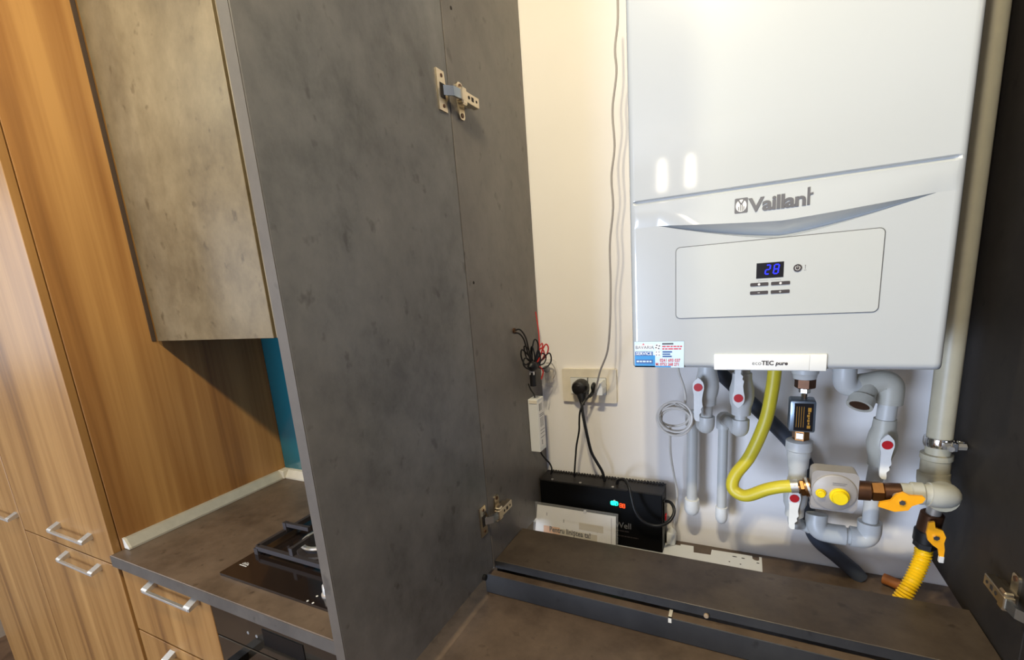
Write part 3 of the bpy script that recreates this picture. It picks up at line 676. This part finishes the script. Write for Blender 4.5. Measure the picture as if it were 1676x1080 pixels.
# wire bundle
wb = thing('wire_bundle', 'tangled bundle of thin black and red wires tied on the side panel', 'wires', (XL, .97, 1.36))
def wire(pts, r, m): return B().tube(pts, r*1.3, 6, 5).build('wire', m, wb, True)
wire([(-.459, .928, 1.437), (-.447, .933, 1.438), (-.439, .942, 1.420), (-.437, .950, 1.393), (-.436, .960, 1.366)], .0014, 'black')
wire([(-.459, .927, 1.432), (-.449, .930, 1.430), (-.443, .940, 1.416), (-.440, .948, 1.388), (-.437, .960, 1.360)], .0014, 'black')
wire([(-.437, .962, 1.362), (-.449, .952, 1.355), (-.453, .942, 1.375), (-.449, .940, 1.392), (-.440, .955, 1.375), (-.436, .962, 1.36)], .0015, 'black')
wire([(-.436, .962, 1.358), (-.446, .955, 1.370), (-.446, .946, 1.398), (-.438, .952, 1.390), (-.434, .963, 1.362)], .0014, 'black')
wire([(-.436, .965, 1.355), (-.434, .962, 1.385), (-.430, .970, 1.410), (-.425, .978, 1.40), (-.427, .975, 1.372), (-.434, .967, 1.352)], .0014, 'black')
wire([(-.432, .966, 1.352), (-.420, .975, 1.36), (-.406, .995, 1.375), (-.404, 1.0, 1.355), (-.416, .99, 1.340), (-.43, .972, 1.345)], .0013, 'black')
wire([(-.436, .966, 1.345), (-.43, .968, 1.365), (-.424, .975, 1.385), (-.422, .978, 1.36), (-.43, .970, 1.34)], .0016, 'black')
wire([(-.434, .968, 1.35), (-.424, .980, 1.370), (-.414, .995, 1.395), (-.409, 1.0, 1.385), (-.416, .993, 1.365), (-.428, .976, 1.355)], .0014, 'wire_red')
wire([(-.430, .972, 1.352), (-.427, .978, 1.378), (-.420, .985, 1.388), (-.416, .99, 1.372), (-.424, .98, 1.355)], .0014, 'wire_red')
wire([(-.458, 1.052, 1.468), (-.447, 1.035, 1.430), (-.433, 1.005, 1.405), (-.427, .985, 1.375)], .0011, 'wire_red')
wire([(-.430, .973, 1.352), (-.420, .985, 1.335), (-.424, .982, 1.315)], .0014, 'wire_red')
wire([(-.434, .966, 1.352), (-.426, .958, 1.372), (-.430, .956, 1.396), (-.437, .962, 1.386), (-.436, .966, 1.36)], .0014, 'black')
wire([(-.432, .968, 1.352), (-.440, .948, 1.346), (-.447, .938, 1.358), (-.444, .944, 1.372), (-.434, .964, 1.358)], .0015, 'black')
wire([(-.430, .970, 1.352), (-.420, .982, 1.376), (-.418, .988, 1.398), (-.424, .982, 1.392), (-.428, .974, 1.366)], .0013, 'wire_red')
wire([(-.428, .972, 1.350), (-.416, .984, 1.352), (-.412, .990, 1.368), (-.420, .982, 1.376), (-.430, .970, 1.360)], .0013, 'black')
B().sphere((-.436, .966, 1.350), .0125, (1, 1.5, 1.1), 12).build('knot', 'black', wb, True)
B().box(-.443, -.431, .9585, .9605, 1.329, 1.339, .002).build('zip_tie', 'badge_light', wb)
lab(B().tube([(-.437, .965, 1.335), (-.438, .965, 1.322), (-.438, .965, 1.302)], .0085, 10, rfun=lambda i, a: .0075).build('connector', 'black', wb, True), 'thick black connector hanging at the bottom')
B().cyl((-.4598, .927, 1.437), (-.456, .927, 1.437), .006, seg=12).build('grommet', 'brown_brass', wb)

# ------------------------------------------------------------------ power unit (UPS), brochure, white strip
up = thing('power_unit', 'long black backup power unit with lit display standing against the wall', 'power supply', (-.30, 1.03, CT))
UX0, UX1, UY0, UY1, UZ0, UZ1 = -.453, -.1535, .996, 1.056, CT+.004, 1.051
B().box(UX0, UX1, UY0, UY1, UZ0, UZ1, .0015, 1).build('case', 'black_metal', up)
tp = B().box(UX0-.0003, UX1+.0003, UY0+.0004, UY1+.0003, UZ1-.0005, UZ1+.0012)
tp.build('top_cover', 'black_top', up)
vn = B()
for i in range(40): x = UX0+.014+i*.0071; vn.box(x, x+.004, UY1-.012, UY1-.0005, UZ1+.0012, UZ1+.004)
vn.build('vent_ridges', 'black_top', up)['kind'] = 'stuff'
for x in (-.420, -.347, -.267): B().cyl((x, UY0+.006, UZ1+.001), (x, UY0+.006, UZ1+.0028), .0032, seg=10).build('screw', 'steel', up)
ds = B().use('led_teal'); ds.prism(rrect(-.272, -.2535, 1.009, 1.020, .004), 'xz', UY0-.0006, UY0+.001)
ds.use('label_black'); ds.box(-.2575, -.2555, UY0-.0009, UY0-.0005, 1.010, 1.0165); ds.box(-.2655, -.264, UY0-.0009, UY0-.0005, 1.0165, 1.0195); ds.box(-.2625, -.261, UY0-.0009, UY0-.0005, 1.009, 1.0115)
ds.use('led_red')
def dig(x, z, s_=.0095, w_=.0048):
    for a in ((x, x+w_, z), (x, x+w_, z+s_/2), (x, x+w_, z+s_)): ds.box(a[0], a[1], UY0-.0006, UY0+.001, a[2]-.0005, a[2]+.0005)
    for xx in (x, x+w_): ds.box(xx-.0005, xx+.0005, UY0-.0006, UY0+.001, z, z+s_)
dig(-.2500, 1.0065); dig(-.2430, 1.0060)
ds.use('badge_light'); ds.prism([(-.266, 1.0205), (-.259, 1.0205), (-.2615, 1.0235), (-.2635, 1.0235)], 'xz', UY0-.0006, UY0+.001)
ds.build('display', None, up)
text('lettering', 'Well', (-.2625, UY0-.0006, .9535), .021, 'ink_grey', up, bold=0, sx=.95)
pl_ = B().use('ink'); print_line(pl_, -.2735, -.2300, .9440, .0030, UY0-.0004, .009); print_line(pl_, -.2735, -.2080, .9310, .0026, UY0-.0004, .008)
pl_.build('fine_print', None, up)['kind'] = 'stuff'
sb = B().use('black'); sb.box(UX1, UX1+.003, UY0+.012, UY0+.034, .972, 1.03, .001, 1)
sb.use('red'); sb.box(UX1+.003, UX1+.006, UY0+.016, UY0+.030, .980, .993, .001, 1)
sb.build('switch_panel', None, up)
B().tube([(-.262, 1.022, UZ1), (-.258, 1.018, 1.064), (-.244, 1.000, 1.077), (-.232, .985, 1.080), (-.221, .970, 1.071), (-.2145, .962, 1.052), (-.206, .957, 1.024), (-.192, .957, 1.003), (-.173, .961, .993), (-.154, .966, .992), (-.138, .978, .997), (-.129, .990, 1.009), (-.129, 1.000, 1.021), (-.138, 1.012, 1.028), (-.1515, 1.020, 1.026)], .0036, 10).build('cable', 'black', up, True)
for x in (UX0+.03, UX1-.03):
    for y in (UY0+.012, UY1-.012): B().cyl((x, y, CT+.0008), (x, y, UZ0), .007, seg=10).build('foot', 'black', up)

br = thing('brochure', 'white printed brochure in a clear sleeve leaning on the black power unit', 'brochure', (-.355, .97, CT))
def tilt(o, ang=.06):
    return o
BY = .965
def sheet(b, x0, x1, z0, z1, y, th, dl=0.0):
    # leaning sheet: top farther back
    f = lambda z: y+(z-CT)*.14
    b.ring_loft([[(x0, f(z0), z0), (x1, f(z0), z0), (x1, f(z0)+th, z0), (x0, f(z0)+th, z0)], [(x0+dl, f(z1), z1), (x1, f(z1), z1), (x1, f(z1)+th, z1), (x0+dl, f(z1)+th, z1)]])
    return b
bs = sheet(B(), -.463, -.2555, CT+.003, .990, BY, .0016, .008); bs.build('booklet', 'paper', br)
pr = B().use('paper_orange'); sheet(pr, -.438, -.395, .9165, .940, BY-.0004, .0003)
pr.use('paper_tan'); sheet(pr, -.395, -.300, .9165, .938, BY-.0004, .0003); sheet(pr, -.345, -.285, .945, .962, BY-.0004, .0003)
pr.use('seam'); sheet(pr, -.2660, -.2652, .9165, .985, BY-.0004, .0003)
pr.use('ink_grey')
for x, z in ((-.43, .966), (-.385, .955), (-.30, .944)): sheet(pr, x, x+.0016, z, z+.008, BY-.0004, .0003)
pr.build('print', None, br)
text('lettering', 'Pentru liniștea ta!', (-.4225, BY+.0027, .9275), .0185, 'ink', br, rot=(PI/2-.14, 0, 0), bold=.0003, sx=.80)
sheet(B(), -.467, -.2495, CT+.001, .9985, BY-.0022, .0008, .004).build('sleeve', 'film', br)
lab(B().cyl((-.3295, BY+.0095, .9925), (-.3295, BY+.0125, .9925), .0035, seg=12).build('snap_button', 'badge_light', br), 'white snap button on the sleeve edge')

# white perforated strip on the worktop behind the board
pl = [(-.30, 1.000), (.050, 1.004), (.050, 1.052), (.045, 1.052), (.045, 1.0385), (.041, 1.035), (.0355, 1.036), (.0315, 1.0405), (.031, 1.051), (-.052, 1.0485), (-.053, 1.026), (-.089, 1.024), (-.0915, 1.050), (-.12, 1.049), (-.12, .9995+.0435), (-.30, 1.043)]
mb = thing('mounting_strip', 'white perforated metal strip lying on the worktop along the wall', 'metal strip', (-.05, 1.02, CT))
B().prism([(a, .994 if k == 0 else (.996 if k == 1 else c)) for k, (a, c) in enumerate(pl)], 'xy', CT+.0008, CT+.0028).build('strip', 'white_plastic', mb)
for x, y, rx in ((-.004, 1.036, .005), (.013, 1.035, .0036), (-.014, 1.012, .0016), (.008, 1.010, .0016), (.042, 1.026, .003)): B().prism([(x+a*rx/.003, y+c*.55) for a, c in circ(0, 0, .003, 12)], 'xy', CT+.0028, CT+.003).build('hole', 'dark_gap', mb)

# ------------------------------------------------------------------ pipework
def lever(parent, x, y, z, L, down=True, w_=.0072, tilt=0.0):
    s = -1 if down else 1
    pts = []
    prof_l = [(-.0095, .004), (-.0098, -.004), (-.0075, -.013), (-w_, -.03), (-w_, -L*.75), (-w_*.85, -L+.004), (-.003, -L)]
    prof_r = [(.003, -L), (w_*.45, -L+.006), (w_*.35, -L*.80), (w_*.9, -L*.72), (w_*.75, -L*.63), (w_*1.15, -L*.56), (w_*.95, -L*.40), (w_*1.0, -.02), (.0085, -.011), (.0100, -.003), (.0098, .004)]
    head = [(.0085, .009), (.0035, .0155), (0, .0185), (-.0035, .0155), (-.0085, .009)]
    poly = [(a+tilt*c, c) for a, c in prof_l+prof_r+head]
    poly = [(x+a, z-s*c) if s > 0 else (x+a, z+c) for a, c in poly]
    lv = B().prism(poly, 'xz', y-.003, y+.003).build('lever', 'lever', parent)
    B().cyl((x, y-.0042, z), (x, y-.003, z), .0076, seg=20).build('red_disc', 'red', lv)
    B().cyl((x, y+.003, z), (x, y+.034, z), .0065, seg=12).build('valve_stem', 'lever', lv)
    return lv

# A and B: capped pipes with ball valves
def capped(label, p):
    t = thing('capped_pipe', label, 'pipe', (p['xd'], WY, p['zc']))
    x, y = p['x'], .94
    B().cyl((x, y, 1.3855), (x, y, p['zv']+.034), .0135, seg=20).build('upper_pipe', 'ppr', t, True)
    B().lathe((x, y, p['zv']+.044), (0, 0, -1), [(0, .0165), (.012, .017), (.02, .0185), (.03, .021), (.045, .0215), (.058, .0195), (.066, .017), (.08, .0165)], 22).build('valve_body', 'ppr', t, True)
    zl = p['ze']
    B().cyl((x, y, p['zv']-.034), (x, y, zl+.018), .0105, seg=18).build('middle_pipe', 'ppr', t, True)
    xd = p['xd']; yd = 1.022
    el = B(); d = Vector((xd-x, yd-y, 0)); L = d.length; d.normalize()
    el.tube([(x, y, zl+.020), (x, y, zl+.006), Vector((x, y, zl))+d*.004+Vector((0, 0, -.001)), Vector((x, y, zl-.002))+d*.018], .0150, 16)
    el.build('elbow', 'ppr', t, True)
    B().cyl(Vector((x, y, zl-.002))+d*.012, Vector((xd, yd, zl-.004))-d*.012, .0105, seg=16).build('cross_pipe', 'ppr', t, True)
    B().tube([Vector((xd, yd, zl-.003))-d*.018, Vector((xd, yd, zl-.004))-d*.004, Vector((xd, yd, zl-.008)), (xd, yd, zl-.026)], .0145, 16).build('elbow', 'ppr', t, True)
    B().cyl((xd, yd, zl-.02), (xd, yd, p['zc']+.012), p['r'], seg=18).build('drop_pipe', 'ppr', t, True)
    rc = p['rc']
    B().lathe((xd, yd, p['zc']+.020), (0, 0, -1), [(0, p['r']*.9), (.001, rc*.93), (.022, rc), (.031, rc*.88), (.037, rc*.62), (.040, rc*.3), (.041, .001)], 20).build('end_cap', 'lever', t, True)
    lever(t, p['lx'], .904, p['lz'], p['ll'], p['down'])
    return t
capped('thicker capped white pipe with red-disc lever pointing down, beside the coiled cord', dict(x=-.060, xd=-.0935, zv=1.318, ze=1.238, zc=1.020, r=.0112, rc=.0165, lx=-.073, lz=1.325, ll=.066, down=True))
capped('thinner capped white pipe with red-disc lever pointing up, left of the yellow hose', dict(x=.000, xd=-.0325, zv=1.302, ze=1.236, zc=1.010, r=.0098, rc=.0128, lx=-.005, lz=1.307, ll=.056, down=False))

# yellow gas hose
yh = thing('gas_hose', 'smooth yellow gas hose curving from the boiler to the regulator', 'hose', (.05, .95, 1.39))
B().tube([(.0535, .95, 1.3855), (.0530, .95, 1.352), (.050, .95, 1.310), (.041, .948, 1.251), (.018, .942, 1.184), (-.005, .935, 1.147), (-.0115, .931, 1.126), (-.006, .927, 1.113), (.014, .920, 1.110), (.046, .912, 1.131), (.069, .907, 1.142), (.092, .905, 1.1475)], .0115, 16, sub=8).build('hose', 'yellow', yh, True)
B().cyl((.084, .9055, 1.1455), (.0955, .905, 1.148), .0122, seg=16).build('ferrule', 'steel', yh, True)

# dark grey hose behind everything
dh = thing('drain_hose', 'dark grey flexible hose running diagonally behind the pipes', 'hose', (.1, 1.035, 1.2))
B().tube([(-.088, 1.036, 1.3835), (-.084, 1.037, 1.370), (-.066, 1.038, 1.347), (-.039, 1.038, 1.322), (.019, 1.038, 1.262), (.087, 1.036, 1.190), (.117, 1.036, 1.146), (.126, 1.036, 1.110), (.126, 1.036, 1.080), (.128, 1.036, 1.035), (.146, 1.037, .980), (.184, 1.040, .944), (.214, 1.040, .918), (.226, 1.040, .9035)], .0142, 16).build('hose', 'hose', dh, True)

# D: water line with grey filter box
SH[0] = Vector((.0013, .012, -.004))
wl = thing('water_filter_line', 'white water pipe with grey inline filter box and red-disc lever', 'pipe', (.1, .93, 1.39))
B().lathe((.098, .93, 1.3855), (0, 0, -1), [(-.0035, .0165), (.012, .0165), (.014, .0215), (.034, .021), (.036, .019), (.044, .018), (.0445, .01)], 22).build('union', 'ppr', wl, True)
B().hexa((.099, .93, 1.342), (.099, .93, 1.324), .0165).build('nut', 'brown_brass', wl)
B().hexa((.099, .93, 1.327), (.099, .93, 1.315), .0092).cyl((.099, .93, 1.316), (.099, .93, 1.300), .005, seg=12).build('nipple', 'chrome', wl)
fb = B().box(.0765, .1165, .913, .950, 1.246, 1.304, .0035).build('filter_box', 'filter_box', wl, True)
fl = B().box(.0835, .1120, .9118, .913, 1.2495, 1.2995).build('label_plate', 'label_black', fb)
tb = B()
for i in range(4): tb.box(.0868+i*.0036, .0875+i*.0036, .9114, .9118, 1.256, 1.294)
tb.build('label_lines', 'gold', fb)['kind'] = 'stuff'
gs = B()
for z0, z1, xa, xc in ((1.2545, 1.2600, .1035, .1085), (1.2615, 1.2655, .1045, .1070), (1.2668, 1.2705, .1035, .1072), (1.2715, 1.2745, .1045, .1070), (1.2755, 1.2795, .1030, .1070), (1.2805, 1.2840, .1045, .1072), (1.2850, 1.2925, .1040, .1090)): gs.box(xa, xc, .9114, .9118, z0, z1)
gs.build('label_script', 'gold', fb)['kind'] = 'stuff'
B().hexa((.097, .93, 1.247), (.097, .93, 1.227), .0135).build('nut', 'brass', wl)
B().hexa((.0965, .9265, 1.243), (.0965, .9265, 1.231), .0105).build('bright_nut', 'chrome', wl)
B().lathe((.0955, .93, 1.228), (0, 0, -1), [(0, .0165), (.003, .0215), (.019, .0218), (.022, .0192), (.034, .0188), (.036, .0172), (.054, .0168), (.057, .0148), (.08, .0148)], 22).build('union', 'ppr', wl, True)
B().lathe((.0945, .932, 1.150), (0, 0, -1), [(0, .0148), (.012, .016), (.02, .0185), (.036, .020), (.05, .019), (.06, .0155), (.075, .0155)], 20).build('valve_body', 'ppr', wl, True)
B().tube([(.0945, .932, 1.088), (.0945, .934, 1.062), (.100, .955, 1.045), (.112, .985, 1.0300), (.128, .990, 1.0215)], .0105, 14).build('lower_pipe', 'ppr', wl, True)
lever(wl, .0905, .908, 1.1215, .062, True)
SH[0] = Vector((0, 0, 0))

# F: right water line with open tee, valve and U at the bottom
rl_ = thing('return_pipe', 'offwhite water pipe with open tee, red-disc lever and bottom loop at the right', 'pipe', (.2, .97, 1.39))
B().tube([(.159, .955, 1.3855), (.159, .955, 1.350), (.160, .956, 1.332), (.166, .960, 1.322), (.178, .966, 1.320)], .0178, 18).build('elbow', 'ppr', rl_, True)
B().tube([(.172, .968, 1.320), (.195, .970, 1.3235), (.216, .970, 1.328), (.226, .970, 1.322), (.2275, .970, 1.304), (.227, .970, 1.290)], .0195, 18).build('tee_run', 'ppr_old', rl_, True)
tb = B().use('ppr_old'); tb.lathe((.196, .968, 1.322), (-.35, -.62, -.72), [(0, .0165), (.026, .0165), (.028, .0195), (.044, .0195), (.044, .0150), (.030, .0148)], 20)
tb.build('tee_branch', None, rl_, True)
ax = Vector((-.35, -.62, -.72)).normalized()
lab(B().cyl(Vector((.196, .968, 1.322))+ax*.0305, Vector((.196, .968, 1.322))+ax*.0425, .0147, seg=18).build('open_bore', 'brown_brass', rl_, True), 'dark open bore of the tee')
B().cyl((.2265, .97, 1.294), (.2245, .97, 1.250), .0140, seg=18).build('pipe', 'ppr', rl_, True)
B().lathe((.2245, .97, 1.262), (-.03, .01, -1), [(0, .0165), (.018, .0175), (.028, .0205), (.044, .0225), (.058, .0205), (.070, .0172), (.086, .0165)], 22).build('valve_body', 'ppr_old', rl_, True)
B().tube([(.2215, .972, 1.185), (.2205, .980, 1.15), (.2205, .985, 1.12), (.2205, .985, 1.05)], .0125, 16).build('pipe', 'ppr', rl_, True)
B().tube([(.2205, .985, 1.058), (.2205, .985, 1.038), (.2165, .985, 1.026), (.206, .985, 1.0225), (.192, .985, 1.0225)], .0190, 18).build('elbow', 'ppr', rl_, True)
B().cyl((.204, .985, 1.0222), (.176, .985, 1.0222), .0150, seg=18).build('pipe', 'ppr', rl_, True)
B().tube([(.185, .985, 1.0222), (.160, .985, 1.0225), (.144, .985, 1.026), (.138, .988, 1.038), (.138, .992, 1.056)], .0185, 18).build('elbow', 'ppr', rl_, True)
lever(rl_, .2225, .937, 1.2265, .062, True)

# G: gas regulator with brass fittings and yellow valve
SH[0] = Vector((-.0040, -.025, .0105))
gr = thing('gas_regulator', 'grey cast gas regulator with two yellow caps', 'regulator', (.146, .90, 1.15))
B().prism(rrect(.1170, .1840, 1.1075, 1.1770, .009), 'xz', .914, .946).build('body', 'die_cast', gr, True)
B().lathe((.1500, .914, 1.1400), (0, -1, 0), [(0, .0325), (.003, .0322), (.0045, .030), (.005, .001)], 36).build('diaphragm_cover', 'die_cast', gr, True)
B().lathe((.157, .909, 1.136), (0, -1, 0), [(0, .0145), (.004, .0142), (.004, .0118), (.011, .0116), (.0125, .0105), (.0125, .001)], 24).build('cap', 'cap_yellow', gr, True)
B().lathe((.1305, .909, 1.138), (0, -1, 0), [(0, .0078), (.002, .0076), (.002, .0062), (.007, .006), (.008, .005), (.008, .001)], 18).build('cap', 'cap_yellow', gr, True)
B().box(.1475, .1665, .9136, .914, 1.1605, 1.1612).box(.1465, .1665, .9084, .9092, 1.1585, 1.1591).box(.1465, .1645, .9084, .9092, 1.1555, 1.1561).build('lettering', 'ink_grey', gr)
B().prism(rrect(.118, .183, 1.0995, 1.1085, .004), 'xz', .925, .94).build('base', 'die_cast', gr, True)
f = B().use('brass'); f.cyl((.0985, .93, 1.1325), (.106, .93, 1.1345), .0095, seg=16); f.hexa((.102, .93, 1.134), (.110, .93, 1.136), .0150)
f.use('brass'); f.cyl((.109, .93, 1.136), (.1175, .93, 1.138), .0165, seg=20); f.use('steel'); f.cyl((.1135, .93, 1.1365), (.117, .93, 1.1378), .0182, seg=20)
f.build('inlet_fitting', None, gr, True)
gv = thing('gas_valve', 'brass gas valve with yellow butterfly handle between regulator and gas pipe', 'valve', (.226, .905, 1.155))
f = B().use('brown_brass'); f.cyl((.1842, .93, 1.1415), (.203, .93, 1.1425), .0165, seg=20, bev=.001); f.use('brass'); f.hexa((.203, .93, 1.1425), (.221, .93, 1.1440), .0172)
f.use('brown_brass'); f.cyl((.2205, .93, 1.1440), (.243, .93, 1.1460), .0145, seg=20, bev=.001)
f.build('body', None, gv, True)
B().cyl((.236, .914, 1.144), (.236, .900, 1.144), .0075, seg=16).build('spindle', 'steel', gv, True)
hy = .8955
hn = B().prism([(.208, 1.1310), (.229, 1.1255), (.246, 1.1305), (.250, 1.1385), (.2625, 1.1460), (.2655, 1.1535), (.262, 1.1570), (.246, 1.1560), (.238, 1.1600), (.230, 1.1560), (.223, 1.1440), (.209, 1.1385)], 'xz', hy, hy+.005).build('handle', 'orange', gv)
B().hexa((.2372, hy-.0035, 1.1435), (.2372, hy, 1.1435), .0045).build('nut', 'chrome', hn)
f = B().use('ppr_old'); f.lathe((.2430, .93, 1.1460), (1, 0, .05), [(0, .0150), (.012, .0152), (.014, .0178), (.028, .0178), (.030, .0155), (.040, .0155)], 22)
f.build('union', None, gv, True)

SH[0] = Vector((0, 0, 0))
# H: cream gas riser with clamp
gp = thing('gas_pipe', 'vertical cream painted gas pipe along the right side panel', 'pipe', (.307, 1.0, 1.15))
gx, gy = .3085, 1.0
B().cyl((gx, gy, 1.17), (gx, gy, 2.30), .0178, seg=24).build('riser', 'cream', gp, True)
B().lathe((gx-.001, gy, 1.196), (0, 0, -1), [(0, .0178), (.001, .0225), (.010, .0225), (.012, .0205), (.045, .0205)], 24).build('socket', 'cream', gp, True)
B().tube([(gx-.002, gy, 1.160), (gx-.002, gy-.003, 1.145), (gx-.001, gy-.018, 1.134), (gx-.0025, gy-.040, 1.132), (gx-.004, gy-.056, 1.137)], .0228, 20).build('elbow', 'cream', gp, True)
B().tube([(.2740, .9055, 1.1575), (.286, .907, 1.156), (.2985, .916, 1.153), (.3035, .932, 1.149), (.3045, .950, 1.144)], .0195, 18).build('elbow', 'ppr_old', gp, True)
cl_ = B(); cl_.lathe((gx, gy, 1.226), (0, 0, -1), [(0, .0180), (0, .0205), (.004, .0215), (.012, .0215), (.016, .0205), (.016, .018)], 24)
cl_.box(.3165, .3245, .968, .976, 1.2105, 1.226, .001, 1)
cl_.box(.327, .3375, .985, .993, 1.208, 1.225, .001, 1)
cl_.build('clamp', 'chrome', gp, True)
B().hexa((.307, .975, 1.2175), (.337, .978, 1.2175), .006).hexa((.3135, .9665, 1.2175), (.3135, .960, 1.2175), .005).build('clamp_bolt', 'steel', gp)

# lower gas valve and corrugated hose
lv = thing('lower_gas_valve', 'dark gas cock with yellow lever below the gas pipe elbow', 'valve', (.298, .975, 1.06))
f = B().use('steel'); f.cyl((.3035, .962, 1.120), (.302, .966, 1.092), .0105, seg=16); f.use('brown_brass'); f.cyl((.302, .967, 1.098), (.299, .970, 1.062), .0165, seg=18, bev=.002)
f.use('black'); f.cyl((.299, .970, 1.064), (.2985, .971, 1.040), .0185, seg=18, bev=.002); f.hexa((.2985, .971, 1.042), (.2978, .9715, 1.028), .0165)
f.build('body', None, lv, True)
hn = B().prism([(.2895, 1.092), (.297, 1.095), (.299, 1.084), (.309, 1.081), (.314, 1.069), (.3125, 1.058), (.3145, 1.046), (.3145, 1.030), (.309, 1.030), (.306, 1.046), (.298, 1.052), (.291, 1.060), (.2885, 1.072)], 'xz', .938, .943).build('lever', 'orange', lv)
B().box(.3085, .3155, .937, .944, 1.021, 1.033, .001, 1).build('lever_tip', 'badge_light', hn)
B().hexa((.3010, .934, 1.067), (.3010, .938, 1.067), .0045).cyl((.3010, .943, 1.067), (.3010, .958, 1.067), .006, seg=12).build('nut', 'chrome', hn)
ch = thing('corrugated_hose', 'yellow corrugated gas hose from the lower valve down through the worktop', 'hose', (.28, .96, CT))
pts = [(.2975, .9715, 1.030), (.2965, .969, 1.012), (.291, .962, .994), (.282, .952, .972), (.272, .944, .950), (.262, .940, .925), (.258, .940, .9055)]
B().tube(pts, .0125, 14, step=.00125, rfun=lambda i, a: .0122+.0014*math.sin(a*2*PI/.0055)).build('hose', 'yellow_deep', ch, True)
B().tube([(.262, 1.036, .914), (.272, 1.030, .914), (.288, 1.020, .913)], .0105, 12).build('sleeve', 'sleeve', ch, True)

# coiled white cord and its plug
cc = thing('coiled_cord', 'coiled thin white cord hanging below the boiler corner', 'cord', (-.12, .96, 1.24))
B().tube([(-.117, .955, 1.3855), (-.1145, .958, 1.345), (-.106, .960, 1.315), (-.101, .960, 1.286), (-.106, .955, 1.272), (-.120, .952, 1.276)], .0024, 8).build('upper_cord', 'cable_white', cc, True)
for i in range(6):
    ph = random.uniform(0, 6.28); a = random.uniform(.030, .037); c_ = random.uniform(.024, .033); cx = -.121+random.uniform(-.006, .008); cz = 1.246+random.uniform(-.007, .007); yy = .944+i*.0042; tl = random.uniform(-.5, .6)
    q = []
    for k in range(21):
        an = 2*PI*k/20+ph; u, v = a*math.cos(an), c_*math.sin(an)
        q.append((cx+u*math.cos(tl)-v*math.sin(tl), yy+.003*math.sin(2*an+i), cz+u*math.sin(tl)+v*math.cos(tl)))
    B().tube(q, .0024, 7, 2).build('loop', 'cable_white', cc, True)
B().tube([(-.130, .955, 1.228), (-.132, .965, 1.199), (-.134, .99, 1.150), (-.131, 1.015, 1.096), (-.126, 1.03, 1.047), (-.129, 1.04, 1.004), (-.134, 1.046, .962), (-.138, 1.047, .945)], .0024, 8).build('lower_cord', 'cable_white', cc, True)
wp_ = thing('white_coupler', 'white plug coupler standing on the worktop beside the power unit', 'plug', (-.141, 1.047, CT))
B().box(-.151, -.131, 1.034, 1.061, CT+.0032, .935, .004).build('plug_body', 'white_plastic', wp_, True)
B().lathe((-.140, 1.047, .933), (0, 0, 1), [(0, .008), (.006, .0065), (.014, .004)], 12).build('strain_relief', 'white_plastic', wp_, True)
